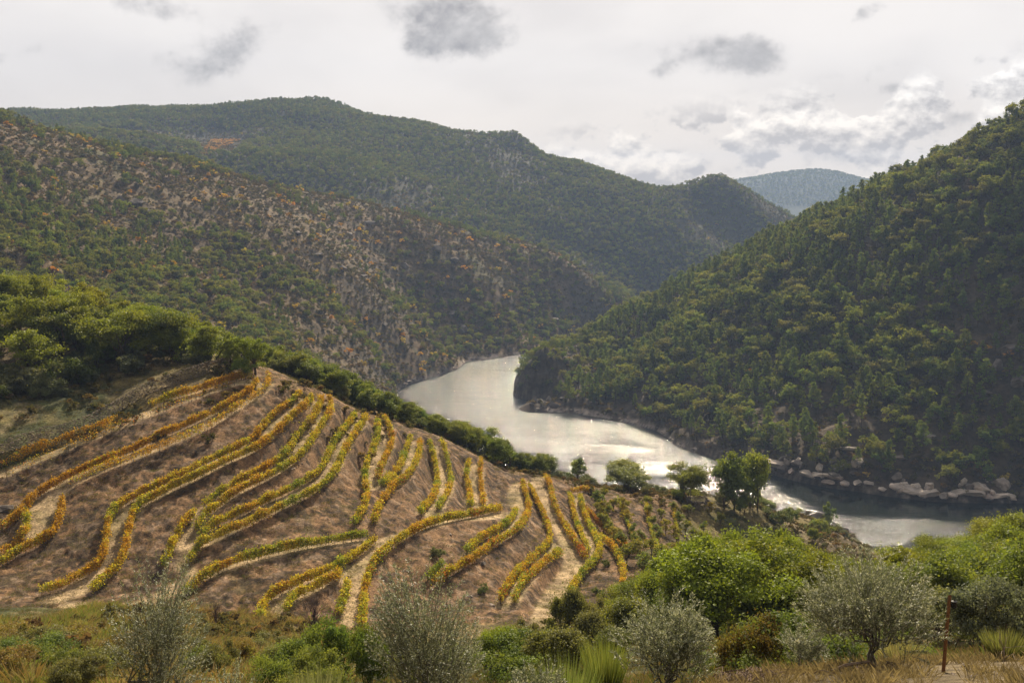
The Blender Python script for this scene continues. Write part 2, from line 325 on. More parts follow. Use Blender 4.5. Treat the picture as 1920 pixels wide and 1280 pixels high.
for up, lo in BENCH:
    a = np.concatenate([lay(ROWS[k], base_near, .8) for k in up]); b = np.concatenate([lay(ROWS[k], base_near, .8) for k in lo])
    d = np.hypot(a[:, None, 0]-b[None, :, 0], a[:, None, 1]-b[None, :, 1]); j = d.argmin(1); dm = d.min(1)
    ok = dm < 7
    c = (a[ok]+b[j[ok]])/2
    if len(c) > 3: flat.append((smooth(c, 4), float(np.clip(dm[ok].mean()/2+.85, 1.6, 2.8))))
    for r_ in (a, b): flat.append((r_, .7))
for k in ('10','13','16','17a','18','19','20','14c','11'): flat.append((lay(ROWS[k], base_near, .8), .75))
track_lines = {}
for k, (pp, w_) in TRACKS.items():
    t_ = lay(pp, base_near); track_lines[k] = t_; flat.append((t_, w_))
def seg_dist(px, py, line):
    best = np.full(px.shape, 1e9); bz = np.zeros(px.shape)
    for i in range(len(line)-1):
        ax, ay, az = line[i]; bx, by, bz_ = line[i+1]
        dx_, dy_ = bx-ax, by-ay; l2 = dx_*dx_+dy_*dy_+1e-9
        t = np.clip(((px-ax)*dx_+(py-ay)*dy_)/l2, 0, 1)
        d = np.hypot(px-ax-t*dx_, py-ay-t*dy_); mk = d < best
        best = np.where(mk, d, best); bz = np.where(mk, az+t*(bz_-az), bz)
    return best, bz
VPOLY_PX = [(-60,905),(0,886),(150,820),(300,758),(440,700),(508,692),(560,730),(620,740),(680,773),(830,816),(950,862),(1030,888),(1150,918),(1272,935),(1275,1000),(1200,1050),(1185,1110),(1050,1165),(700,1188),(480,1168),(240,1146),(0,1140),(-60,1140)]
vx, vy, vz = march([p[0] for p in VPOLY_PX], [p[1] for p in VPOLY_PX], base_near)
VPOLY = list(zip(vx, vy))
# regular raster of the terraced ground
GX0, GX1, GY0, GY1, GS = -100.0, 62.0, 112.0, 262.0, .4
gx = np.arange(GX0, GX1, GS); gy = np.arange(GY0, GY1, GS)
MX, MY = np.meshgrid(gx, gy)
shp = MX.shape
num = np.zeros(shp); den = np.zeros(shp); dmin = np.full(shp, 1e9); dtr = np.full(shp, 1e9); zc = np.zeros(shp)
for i_, (line, hw) in enumerate(flat):
    x0, x1 = line[:, 0].min()-5, line[:, 0].max()+5; y0, y1 = line[:, 1].min()-5, line[:, 1].max()+5
    sx = slice(max(0, int((x0-GX0)/GS)), max(0, int((x1-GX0)/GS))); sy = slice(max(0, int((y0-GY0)/GS)), max(0, int((y1-GY0)/GS)))
    a, b = MX[sy, sx], MY[sy, sx]
    if a.size == 0: continue
    d, z_ = seg_dist(a, b, line)
    e = np.maximum(d-hw, 0); w_ = np.exp(-(e/.5)**2)*(1.0 if hw > 1 else .45)+1e-12
    num[sy, sx] += w_*z_; den[sy, sx] += w_
    dmin[sy, sx] = np.minimum(dmin[sy, sx], e)
    if hw > 1: dtr[sy, sx] = np.minimum(dtr[sy, sx], d-hw)
zb = base_near(MX.ravel(), MY.ravel()).reshape(shp)
wt = np.exp(-(dmin/.7)**2)
delta = np.where(den > 1e-9, num/np.maximum(den, 1e-9)-zb, 0)*wt
inv = inpoly(VPOLY, MX.ravel(), MY.ravel()).reshape(shp).astype(float)
# soften the outline of the planted ground
for _ in range(6): inv[1:-1, 1:-1] = (inv[:-2, 1:-1]+inv[2:, 1:-1]+inv[1:-1, :-2]+inv[1:-1, 2:]+inv[1:-1, 1:-1])/5
# rills run down the risers: noise stretched along the fall line
gyz, gxz = np.gradient(zb, GS)
s_ = (MX*gyz-MY*gxz)/np.maximum(np.hypot(gxz, gyz), .05)
rill = ((.22-np.abs(fbm(MX, MY, 3.2, 3, 71)))*.75+fbm(MX, MY, 1.1, 2, 72)*.34)*(1-wt)*inv
RAST = np.stack([delta+rill, inv, 1-sstep(-.6, .1, dtr), wt])
def rast(x, y):
    fx = (x-GX0)/GS; fy = (y-GY0)/GS
    ok = (fx > 1) & (fx < shp[1]-2) & (fy > 1) & (fy < shp[0]-2)
    fx = np.where(ok, fx, 1.0); fy = np.where(ok, fy, 1.0); i = fx.astype(int); j = fy.astype(int); a = fx-i; b = fy-j
    r_ = RAST[:, j, i]*(1-a)*(1-b)+RAST[:, j, i+1]*a*(1-b)+RAST[:, j+1, i]*(1-a)*b+RAST[:, j+1, i+1]*a*b
    return r_*ok
WALL_PX = [(-40,872),(0,852),(60,828),(120,806),(180,786),(240,757),(300,738),(360,715),(420,692),(460,684)]
wall_line = lay(WALL_PX, base_near)
def H(x, y, want=False):
    x = np.asarray(x, float); y = np.asarray(y, float); sh = x.shape; x = x.ravel(); y = y.ravel()
    r = np.hypot(x, y); z = hills(x, y)
    mk = r < 720
    nz = np.full(x.shape, -50.0); zone = np.zeros((3, x.size))
    if mk.any():
        a, b = x[mk], y[mk]; h = f_near(a, b); q = rast(a, b)
        amp = sstep(25, 90, r[mk])*(1-np.minimum(q[1]*1.3, 1))*sstep(-3, 12, h)
        rough = fbm(a, b, 16, 5, 3)*2.2*amp*(1+sstep(260, 420, b)*1.5)+fbm(a, b, 1.7, 3, 8)*.16*(1-q[1])
        bank = sstep(250, 300, b+0*a)*sstep(0, 3, h)*(1-sstep(5, 12, h))*2
        h = h+rough+q[0]+bank
        ed = sstep(720, 600, r[mk]); h = h*ed+EDGE*2*(1-ed)
        nz[mk] = h; zone[:, mk] = q[1:]
    out = np.maximum(z, nz)
    if want: return out.reshape(sh), (nz >= z).reshape(sh), zone.reshape((3,)+sh)
    return out.reshape(sh)
def Hn(x, y): return H(x, y)
# ------------------------------------------------------------------ mesh helpers
def mesh_np(name, verts, faces, cols=None, mat=None, smooth_=False, midx=None):
    """verts Nx3, faces MxK (K=3 or 4), cols Nx3 per vertex"""
    me = bpy.data.meshes.new(name); verts = np.asarray(verts, np.float32); faces = np.asarray(faces, np.int32)
    me.vertices.add(len(verts)); me.vertices.foreach_set('co', verts.ravel())
    k = faces.shape[1]; me.loops.add(faces.size); me.loops.foreach_set('vertex_index', faces.ravel())
    me.polygons.add(len(faces)); me.polygons.foreach_set('loop_start', np.arange(0, faces.size, k, dtype=np.int32))
    me.polygons.foreach_set('use_smooth', np.full(len(faces), smooth_))
    if cols is not None:
        a = me.attributes.new('Col', 'FLOAT_COLOR', 'POINT')
        a.data.foreach_set('color', np.c_[cols, np.ones(len(cols))].astype(np.float32).ravel())
    for m_ in (mat if isinstance(mat, (list, tuple)) else [mat]):
        if m_: me.materials.append(m_)
    if midx is not None: me.polygons.foreach_set('material_index', np.asarray(midx, np.int32))
    me.update(calc_edges=True); me.validate()
    return me
def link(name, me, parent=None, loc=(0, 0, 0), rz=0.0, s=1.0):
    o = bpy.data.objects.new(name, me); COL.objects.link(o); o.location = loc; o.rotation_euler = (0, 0, rz); o.scale = (s, s, s)
    if parent: o.parent = parent
    return o
def tag(o, label=None, cat=None, group=None, kind=None):
    for k, v in (('label', label), ('category', cat), ('group', group), ('kind', kind)):
        if v: o[k] = v
    return o
# ------------------------------------------------------------------ materials
def attr_mat(name, rough=.9, noise_amt=.35, nscale=8.0, bump=.0, bscale=20.0, trans=0.0, hue=0.0, spec=.2, nscale2=None, val=.12, emb=.05):
    m_ = bpy.data.materials.new(name); m_.use_nodes = True
    n, m, mix, ramp, L = NT(m_.node_tree)
    at = n('ShaderNodeAttribute', attribute_name='Col').outputs[0]
    c = at
    tcn = n('ShaderNodeTexCoord').outputs['Object']
    if noise_amt:
        t = n('ShaderNodeTexNoise', inp={0: tcn}); t.inputs['Scale'].default_value = nscale; t.inputs['Detail'].default_value = 6
        t.inputs['Roughness'].default_value = .65
        f = ramp(t.outputs[0], .25, .75, 1-noise_amt, 1+noise_amt)
        if nscale2:
            t2 = n('ShaderNodeTexNoise', inp={0: tcn}); t2.inputs['Scale'].default_value = nscale2; t2.inputs['Detail'].default_value = 4
            f = m('MULTIPLY', f, ramp(t2.outputs[0], .3, .7, 1-noise_amt*.8, 1+noise_amt*.8))
        c = mix(1.0, c, n('ShaderNodeCombineColor', inp={0: f, 1: f, 2: f}).outputs[0], 'MULTIPLY')
    if hue:
        oi = n('ShaderNodeObjectInfo').outputs['Random']
        hs = n('ShaderNodeHueSaturation', inp={4: c})
        L(m('ADD', .5-hue/2, m('MULTIPLY', oi, hue)), hs.inputs[0])
        L(m('ADD', 1-val, m('MULTIPLY', m('FRACT', m('MULTIPLY', oi, 7.31)), 2*val)), hs.inputs[2])
        c = hs.outputs[0]
    bs = n('ShaderNodeBsdfPrincipled', inp={0: c}); bs.inputs['Roughness'].default_value = rough; bs.inputs['Specular IOR Level'].default_value = spec
    if bump:
        tb = n('ShaderNodeTexNoise', inp={0: tcn}); tb.inputs['Scale'].default_value = bscale; tb.inputs['Detail'].default_value = 6
        tb.inputs['Roughness'].default_value = .7
        b = n('ShaderNodeBump', inp={'Height': tb.outputs[0]}); b.inputs['Strength'].default_value = bump; b.inputs['Distance'].default_value = emb
        L(b.outputs[0], bs.inputs['Normal'])
    out = bs.outputs[0]
    if trans:
        tr = n('ShaderNodeBsdfTranslucent', inp={0: mix(1.0, c, (1.2, 1.15, .68), 'MULTIPLY')})
        mx = n('ShaderNodeMixShader', inp={0: trans}); L(bs.outputs[0], mx.inputs[1]); L(tr.outputs[0], mx.inputs[2]); out = mx.outputs[0]
    L(out, n('ShaderNodeOutputMaterial').inputs[0])
    return m_
M_hill = attr_mat('hill_ground', .95, .45, .35, .8, 1.2, nscale2=.06, emb=.8)
M_near = attr_mat('soil_ground', .95, .55, 2.6, 1.0, 4.0, nscale2=.35, emb=.3)
# ------------------------------------------------------------------ ground: one polar sheet, fine where it shows large
th = np.concatenate([np.linspace(R(-62), R(-30), 50)[:-1], np.linspace(R(-30), R(30), 1101), np.linspace(R(30), R(62), 50)[1:]])
rad = np.concatenate([np.geomspace(1.2, 30, 110)[:-1], np.geomspace(30, 118, 190)[:-1], np.arange(118, 262, .42), np.geomspace(262, 700, 300)[:-1], np.geomspace(700, 1350, 260)[:-1], np.geomspace(1350, 2700, 200)[:-1], np.geomspace(2700, 6500, 70)])
TT, RR = np.meshgrid(th, rad)
TX, TY = RR*np.sin(TT), RR*np.cos(TT)
TZ, isnear, zone = H(TX, TY, True)
sl_el = np.maximum.accumulate((TZ-CAM_Z)/RR, axis=0)
def visible(x, y, z, tall, tol=.004):
    r = np.hypot(x, y); t = np.arctan2(x, y)
    i = np.clip(np.searchsorted(th, t), 0, len(th)-1); j = np.clip(np.searchsorted(rad, r*.985)-1, 0, len(rad)-1)
    return (z+tall-CAM_Z)/r >= sl_el[j, i]-tol
# slope for rock
dzr = np.gradient(TZ, axis=0)/np.gradient(RR, axis=0)
dzt = np.gradient(TZ, axis=1)/(np.gradient(TT, axis=1)*RR)
slope = np.hypot(dzr, dzt)
def mixc(a, b, t): return a*(1-t[..., None])+np.asarray(b)*t[..., None]
shape3 = TX.shape+(3,)
c = np.zeros(shape3)
n1 = fbm(TX, TY, 120, 5, 101); n2 = fbm(TX, TY, 22, 4, 102); n3 = fbm(TX, TY, 5, 3, 103)
# hills
tan_ = np.array([.135, .095, .048]); brown = np.array([.125, .083, .042]); heath = np.array([.055, .052, .028]); grass = np.array([.085, .09, .03])
c[:] = brown
c = mixc(c, tan_, sstep(-.1, .35, n1+n2*.7+n3*.3))
c = mixc(c, grass, sstep(.1, .45, n2-n1*.4)*.6)
farm = (RR > 1350); c = mixc(c, [.045, .055, .03], (RR > 3500)*1.0)
c = mixc(c, heath, farm*(RR < 3500)*.95)
rockm = sstep(1.15, 1.7, slope+n3*.9+n2*.5)
c = mixc(c, [.15, .13, .105], rockm*np.where(RR > 1350, .2, .55))
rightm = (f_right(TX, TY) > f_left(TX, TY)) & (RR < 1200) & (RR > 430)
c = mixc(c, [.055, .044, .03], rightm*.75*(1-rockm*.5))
shore = sstep(4.5, 2.2, TZ+n3*1.6)*(~isnear | (TZ < 8))*(RR > 250)
c = mixc(c, [.40, .33, .27], shore*sstep(-.35, .1, n2+n3))
c = mixc(c, [.05, .045, .04], sstep(.7, .1, TZ)*(RR > 250))
# near ground
soil = np.array([.225, .132, .066]); soil2 = np.array([.078, .049, .026]); weed = np.array([.16, .125, .045]); dry = np.array([.26, .19, .095]); track = np.array([.44, .32, .18])
cn = np.zeros(shape3); cn[:] = weed
cn = mixc(cn, [.07, .075, .025], sstep(-.1, .3, n2+n3*.6)); cn = mixc(cn, dry, sstep(.0, .35, n3-n2*.6)*.6)
cn = mixc(cn, [.16, .12, .08], sstep(.0, .3, n1-n2)*(TY > 160)*.6)
v_in = zone[0]; n5 = fbm(TX, TY, .8, 3, 119)
sc2 = mixc(np.broadcast_to(soil, shape3), soil2, sstep(-.16, .16, n2*.4+n3*.6+n5*1.1)); n4 = fbm(TX, TY, 1.3, 3, 109)
sc2 = mixc(sc2, [.30, .21, .14], sstep(.18, .38, n4)*.6); sc2 = mixc(sc2, [.19, .15, .06], sstep(.1, .4, n1*.5+n3*.8-n4*.2)*.35)
tr_c = mixc(np.broadcast_to(track, shape3), [.25, .21, .09], sstep(.05, .3, n3+n4*.5)*.5)
sc2 = mixc(sc2, tr_c, zone[1]*.95)
cn = mixc(cn, sc2, v_in)
cn = mixc(cn, tr_c, zone[1]*(1-v_in)*.8)
c = mixc(c, [.075, .06, .04], sstep(.8, 1.3, slope)*(RR < 1350)*.6); fg = sstep(34, 22, RR)*sstep(.05, .25, np.sin(TT)); cn = mixc(cn, [.24, .185, .115], fg*.8)
cn = mixc(cn, [.40, .33, .27], shore*sstep(-.2, .2, n2+n3)*(TY > 260)*.6)
cn = mixc(cn, [.05, .045, .04], sstep(.7, .1, TZ)*(RR > 250))
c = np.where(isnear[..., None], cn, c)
def sheet(name, j0, j1, mat, i0=0, i1=None):
    i1 = i1 or len(th)
    v = np.stack([TX, TY, TZ], -1)[j0:j1, i0:i1]; w_ = v.shape[1]; h_ = v.shape[0]
    a = (np.arange(h_-1)[:, None]*w_+np.arange(w_-1)[None]).ravel()
    f = np.stack([a, a+1, a+w_+1, a+w_], 1)
    me = mesh_np(name, v.reshape(-1, 3), f, c[j0:j1, i0:i1].reshape(-1, 3), mat, True)
    return tag(link(name, me), kind='structure')
jn = int(np.searchsorted(rad, 300)); jf = int(np.searchsorted(rad, 3300))
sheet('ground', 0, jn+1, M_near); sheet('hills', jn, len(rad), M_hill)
# ------------------------------------------------------------------ river
wm = bpy.data.materials.new('river_water'); wm.use_nodes = True
n, m, mix, ramp, L = NT(wm.node_tree)
tcn = n('ShaderNodeTexCoord').outputs['Object']
def tn(s, det, st=(1, 1, 1), rot=0.0, rough=.6):
    mp = n('ShaderNodeMapping', inp={0: tcn}); mp.inputs[3].default_value = st; mp.inputs[2].default_value = (0, 0, rot)
    t = n('ShaderNodeTexNoise', inp={0: mp.outputs[0]}); t.inputs['Scale'].default_value = s; t.inputs['Detail'].default_value = det; t.inputs['Roughness'].default_value = rough
    return t.outputs[0]
w1 = tn(.32, 3, (1, 1.8, 1), .3); w2 = tn(1.6, 2, (1, 1.5, 1), -.2); gust = tn(.012, 3, (1, 2.5, 1))
hgt = m('ADD', m('MULTIPLY', w1, 1.2), m('MULTIPLY', w2, .34))
calm = n('ShaderNodeAttribute', attribute_name='rough').outputs['Fac']
gust2 = tn(.03, 4, (1, 2.6, 1), .25, .7)
hgt = m('MULTIPLY', m('MULTIPLY', m('MULTIPLY', hgt, ramp(gust2, .36, .62, .78, 1.18)), ramp(gust, .35, .62, .6, 1.1)), calm)
b = n('ShaderNodeBump', inp={'Height': hgt}); b.inputs['Strength'].default_value = 1.0; b.inputs['Distance'].default_value = .8
bs = n('ShaderNodeBsdfPrincipled', inp={0: (.012, .016, .014, 1), 'Normal': b.outputs[0]}); bs.inputs['Roughness'].default_value = .09; bs.inputs['IOR'].default_value = 1.33
L(bs.outputs[0], n('ShaderNodeOutputMaterial').inputs[0])
gxw, gyw = np.meshgrid(np.linspace(-700, 800, 301), np.linspace(260, 2200, 389)); wv = np.stack([gxw.ravel(), gyw.ravel(), gxw.ravel()*0], 1)
aw = (np.arange(388)[:, None]*301+np.arange(300)[None]).ravel()
wr = mesh_np('river', wv, np.stack([aw, aw+1, aw+302, aw+301], 1), None, wm, True)
# water sheltered under the steep right bank lies calm, the open reaches are ruffled
cpoly = [W(*q)[:2] for q in [(1335, 850), (1375, 868), (1430, 902), (1485, 936), (1550, 962), (1640, 975), (1740, 974), (1860, 985), (2400, 1010), (2700, 900), (1900, 800), (1500, 820)]]
rgh = 1-inpoly(cpoly, wv[:, 0], wv[:, 1]).astype(float); rgh = rgh.reshape(389, 301)
for _ in range(3): rgh[1:-1, 1:-1] = (rgh[:-2, 1:-1]+rgh[2:, 1:-1]+rgh[1:-1, :-2]+rgh[1:-1, 2:]+rgh[1:-1, 1:-1])/5
far_r = 1-.35*sstep(800, 950, wv[:, 1])
at_ = wr.attributes.new('rough', 'FLOAT', 'POINT'); at_.data.foreach_set('value', ((.05+.95*rgh.ravel())*far_r).astype(np.float32))
tag(link('river', wr), kind='structure')
# ------------------------------------------------------------------ plant builders
rng = np.random.default_rng(7)
M_leaf = attr_mat('foliage', .6, .0, trans=.38, hue=.03, spec=.25, val=.16)
M_far = attr_mat('hill_foliage', .75, .0, trans=.36, hue=.035, spec=.1, val=.22)
M_olive = attr_mat('olive_foliage', .5, .0, trans=.2, hue=.01, spec=.3, val=.06)
M_vine = attr_mat('vine_leaves', .6, .0, trans=.42, hue=0, spec=.2)
M_grass = attr_mat('grass_blades', .7, .0, trans=.22, hue=0, spec=.15)
M_bark = attr_mat('bark', .9, .3, 4.0, .5, 12.0)
M_rock = attr_mat('rock', .9, .35, 1.2, .9, 2.2, nscale2=.25, hue=.01, val=.1, emb=.25)
M_wood = attr_mat('weathered_wood', .85, .35, 30.0, .3, 60.0, emb=.01)
def unit(v): return v/np.maximum(np.linalg.norm(v, axis=-1, keepdims=True), 1e-9)
def leaves(C, size, outward=None, aspect=1.0, bias=.6, rg=rng):
    """diamond leaves: centres C, half length size"""
    N = len(C); nrm = unit(rg.normal(size=(N, 3)))
    if outward is not None: nrm = unit(nrm*(1-bias)+outward*bias)
    t = unit(np.cross(nrm, rg.normal(size=(N, 3)))); b = np.cross(nrm, t)
    s = (np.broadcast_to(size, (N,))*rg.uniform(.7, 1.3, N))[:, None]
    V = np.stack([C+t*s, C+b*s*aspect+nrm*s*.12, C-t*s, C-b*s*aspect+nrm*s*.12], 1)
    return V.reshape(-1, 3), np.arange(4*N).reshape(N, 4)
def tube(P_, r, sides=6):
    P_ = np.asarray(P_, float); k = len(P_); d = unit(np.gradient(P_, axis=0))
    up = np.where(np.abs(d[:, 2:3]) > .9, [[1., 0, 0]], [[0, 0, 1.]]); a = unit(np.cross(d, up)); b = np.cross(d, a)
    ang = np.arange(sides)*2*math.pi/sides
    V = P_[:, None]+np.asarray(r)[:, None, None]*(a[:, None]*np.cos(ang)[None, :, None]+b[:, None]*np.sin(ang)[None, :, None])
    i = np.arange(k-1)[:, None]*sides; j = np.arange(sides)[None]; j2 = (j+1) % sides
    F = np.stack([i+j, i+j2, i+sides+j2, i+sides+j], -1).reshape(-1, 4)
    return V.reshape(-1, 3), F
class Acc:
    def __init__(s): s.V = []; s.F = []; s.C = []; s.M = []; s.n = 0
    def add(s, V, F, c, mi=0):
        s.V.append(V); s.F.append(np.asarray(F)+s.n); s.n += len(V)
        s.C.append(np.broadcast_to(c, (len(V), 3)) if np.ndim(c) == 1 else c); s.M.append(np.full(len(F), mi))
    def mesh(s, name, mat, smooth_=False):
        return mesh_np(name, np.concatenate(s.V), np.concatenate(s.F), np.concatenate(s.C), mat, smooth_, np.concatenate(s.M))
def limb(a, b, r0, r1, rg, wob=.12, k=6):
    t = np.linspace(0, 1, k)[:, None]; a = np.asarray(a, float); b = np.asarray(b, float); L_ = np.linalg.norm(b-a)
    p = a+(b-a)*t; p[1:-1] += rg.normal(size=(k-2, 3))*wob*L_*.3; p[:, 2] += (np.sin(t[:, 0]*math.pi))*L_*.06
    return p, np.linspace(r0, r1, k)
def crown_cols(C, base, rg, clump_id, var=.2, alt=None, altp=.25):
    k = int(clump_id.max())+1
    cf = rg.uniform(1-var, 1+var*1.15, k)[clump_id][:, None]; lf = rg.uniform(.82, 1.2, len(C))[:, None]
    col = np.asarray(base)[None]*cf*lf
    if alt is not None:
        w_ = (rg.random(k) < altp)[clump_id]*rg.uniform(.3, .9, len(C)); col = col*(1-w_[:, None])+np.asarray(alt)*w_[:, None]*lf
    return np.repeat(col, 4, 0)
BARK = np.array([.10, .075, .055])
def broadleaf(name, seed, h=8., w=7., clumps=34, per=130, leaf=.13, base=(.10, .13, .022), alt=(.16, .17, .02), low=.25, far=False, trunks=1, squash=.62, open_=.0):
    rg = np.random.default_rng(seed); cr = []; R_ = w/2
    cz = h*(low+(1-low)*.5); rz = h*(1-low)*.5
    lobes = [(rg.uniform(-.58, .58, 2)*R_, rg.uniform(-.45, .5)*rz, rg.uniform(.34, .6)) for _ in range(7)]
    while len(cr) < clumps:
        lo = lobes[rg.integers(7)]; d = unit(rg.normal(size=3)); d[2] = abs(d[2])*1.0 if rg.random() < .7 else d[2]
        p = np.array([lo[0][0]+d[0]*R_*lo[2], lo[0][1]+d[1]*R_*lo[2], cz+lo[1]+d[2]*rz*lo[2]*1.1])
        if p[2] < h*low: continue
        cr.append(p)
    cr = np.array(cr); rad = rg.uniform(.09, .18, clumps)*w
    N = clumps*per; cid = np.repeat(np.arange(clumps), per)
    d = unit(rg.normal(size=(N, 3))); rr_ = rg.random(N)**.45
    off = d*rr_[:, None]*rad[cid][:, None]; off[:, 2] *= squash; off *= 1+.35*rg.normal(size=(N, 1))*.5
    C = cr[cid]+off
    # feathery stragglers break the outline
    st = rg.random(N) < .07; C[st] += d[st]*rad[cid[st]][:, None]*.6
    C[:, 2] = np.maximum(C[:, 2], .15)
    V, F = leaves(C, leaf, d*[1, 1, .6]+[0, 0, .35], .62, .45, rg)
    col = crown_cols(C, base, rg, cid, .24, alt)
    wood = Acc(); tops = cr[np.argsort(rg.random(clumps))[:max(7, clumps//(4 if not far else 6))]]
    for k in range(trunks):
        bx = rg.uniform(-.12, .12, 2)*w*(trunks > 1); tr = .028*h/(trunks**.5)
        fork = np.array([bx[0]*1.5, bx[1]*1.5, h*(low*.9+.06)])
        p, r_ = limb((bx[0], bx[1], -.6), fork, tr*1.35, tr*.85, rg, .06); wood.add(*tube(p, r_, 7 if not far else 4), BARK)
        for t_ in tops[k::trunks]:
            p, r_ = limb(fork, t_, tr*.62, .02, rg, .2); wood.add(*tube(p, r_, 5 if not far else 3), BARK*rg.uniform(.9, 1.3))
    return (V, F, col, wood)
def pine(name, seed, h=11., w=5.5, clumps=40, per=45, leaf=.28, base=(.155, .20, .042), alt=(.25, .265, .05), low=.28, far=True):
    rg = np.random.default_rng(seed); C = []; ids = []; wood = Acc(); lean = rg.uniform(-.03, .03, 2)*h
    wood.add(*tube(*limb((0, 0, -.6), (lean[0], lean[1], h*.97), .02*h, .03, rg, .02), 5), BARK)
    for i in range(clumps):
        t = (i+rg.random())/clumps; z = h*(low+(1-low)*t*.97); prof = (1-t)**.6*(.55+.45*min(1, t*5))
        a = rg.uniform(0, 6.28); q = rg.uniform(.45, 1)*prof*w/2
        p = np.array([math.cos(a)*q+lean[0]*t, math.sin(a)*q+lean[1]*t, z+q*.15])
        s_ = (.11+.10*prof)*w*rg.uniform(.8, 1.25)
        d = unit(rg.normal(size=(per, 3))); C.append(p+d*(rg.random(per)**.5)[:, None]*[s_, s_, s_*.55]); ids += [i]*per
        if i % 2 == 0: wood.add(*tube(*limb((lean[0]*t, lean[1]*t, z-q*.25), p, .006*h, .015, rg, .1, 4), 3), BARK)
    C = np.concatenate(C); ids = np.array(ids); up = np.tile([0, 0, .5], (len(C), 1))
    V, F = leaves(C, leaf, up, .42, .3, rg)
    return (V, F, crown_cols(C, base, rg, ids, .22, alt, .3), wood)
def merged(name, parts, mat=None):
    V, F, c_, wood = parts; a = Acc(); a.add(V, F, c_, 0)
    for v, f, k, _ in zip(wood.V, [None]*len(wood.V), wood.C, wood.M): pass
    off = a.n; a.V += wood.V; a.F += [f+off for f in wood.F]; a.C += wood.C; a.M += [m_+1 for m_ in wood.M]
    return a.mesh(name, [mat or M_far, M_bark])
def two(name, parts, leafmat=None):
    V, F, c_, wood = parts
    return mesh_np('crown', V, F, c_, leafmat or M_leaf), wood.mesh('trunk', M_bark, True)
def place2(kind, meshes, x, y, z, s, rz, label, cat, group, top_label=None, leafpart='crown'):
    r_ = bpy.data.objects.new(kind, None); COL.objects.link(r_); r_.location = (x, y, z); r_.rotation_euler = (0, 0, rz); r_.scale = s if isinstance(s, tuple) else (s, s, s)
    r_.empty_display_size = .2
    tag(r_, label, cat, group)
    for nm, me in ((leafpart, meshes[0]), ('trunk', meshes[1])):
        o = bpy.data.objects.new(nm, me); COL.objects.link(o); o.parent = r_
    return r_
ORD = ['first', 'second', 'third', 'fourth', 'fifth', 'sixth', 'seventh', 'eighth', 'ninth', 'tenth', 'eleventh', 'twelfth', 'thirteenth', 'fourteenth', 'fifteenth', 'sixteenth', 'seventeenth', 'eighteenth', 'nineteenth', 'twentieth']
ORD += ['twenty-'+o for o in ORD[:9]]+['thirtieth']+['thirty-'+o for o in ORD[:9]]+['fortieth']+['forty-'+o for o in ORD[:9]]+['fiftieth']+['fifty-'+o for o in ORD[:9]]+['sixtieth']+['sixty-'+o for o in ORD[:9]]
# ------------------------------------------------------------------ woods on the hills
OAK_F = [merged('oak_tree', broadleaf('o', 11+i, 8, [7.5, 8.5, 6.8, 8][i], 26, 34, .34, [(.16, .20, .04), (.215, .24, .036), (.12, .16, .04), (.20, .20, .055)][i], (.27, .27, .04), low=.12, far=True)) for i in range(4)]
PINE_F = [merged('pine_tree', pine('p', 31+i, 11, [5.2, 6, 4.6][i], 34, 24, .36)) for i in range(3)]
SHRUB_F = [merged('shrub', broadleaf('s', 51+i, 2.6, 3.8, 12, 22, .26, [(.145, .13, .045), (.19, .135, .055), (.105, .105, .04)][i], (.22, .155, .065), low=.0, far=True)) for i in range(3)]
AUT_F = [merged('autumn_tree', broadleaf('s', 71+i, 4.2, 4.6, 14, 26, .26, [(.58, .34, .05), (.54, .42, .07)][i], (.40, .32, .07), low=.08, far=True)) for i in range(2)]
def jgrid(x0, x1, y0, y1, st, rg):
    gx_, gy_ = np.meshgrid(np.arange(x0, x1, st), np.arange(y0, y1, st)); gx_ = gx_.ravel(); gy_ = gy_.ravel()
    return gx_+rg.uniform(-.5, .5, gx_.size)*st, gy_+rg.uniform(-.5, .5, gx_.size)*st
def seen(x, y, z, tall, mx=120, tol=.004):
    qx, qy = proj(x, y, z+tall*.6)
    return (qx > -mx) & (qx < 1920+mx) & (qy > -80) & (qy < 1400) & visible(x, y, z, tall, tol)
POP = {k: [] for k in ('oak_tree', 'pine_tree', 'shrub', 'autumn_tree')}
def sow(x, y, dens, kind, sc0, sc1, tall, minz=3.0, maxslope=9):
    k = rng.random(x.size) < dens
    x, y = x[k], y[k]
    if not x.size: return
    z = H(x, y); s = rng.uniform(sc0, sc1, x.size)*(1+.25*noise(x/40, y/40, 5))*np.where((x > -20) & (x < 62) & (y > 780) & (y < 910), .55, 1)
    ok = (z > minz) & seen(x, y, z, tall*s); x, y, z, s = x[ok], y[ok], z[ok], s[ok]
    POP[kind].append(np.stack([x, y, z-.25*s, s], 1))
def reg(x, y):
    r = np.hypot(x, y); a = f_right(x, y); b = f_left(x, y); c_ = f_far(x, y); d = f_near(x, y)
    return r, a, b, c_, d
# right bank: dense pine and oak wood
x, y = jgrid(-60, 560, 480, 1120, 7.4, rng); r, a, b, c_, d = reg(x, y)
on = (a > b) & (a > -3) & (r > 470) & (r < 1250) & ((y > 470))
nn = fbm(x, y, 90, 3, 201); n2_ = fbm(x, y, 28, 3, 202); qx, qy = proj(x, y, np.maximum(a, 0))
bare = np.exp(-(((qx-1560)/110)**2+((qy-800)/28)**2))+np.exp(-(((qx-1880)/70)**2+((qy-650)/90)**2))*.8
thin = np.where(qy > 740, .62, .93)-bare*.6
up = sstep(650, 350, qy)
x_, y_ = x[on], y[on]; pn = (n2_+nn*.6)[on]; th_ = thin[on]; up_ = up[on]
sow(x_, y_, th_*(pn < -.03-.12*up_+.05), 'oak_tree', .7, 1.95, 8, 4)
sow(x_, y_, th_*(pn >= -.07-.12*up_), 'pine_tree', .75, 1.75, 11, 6)
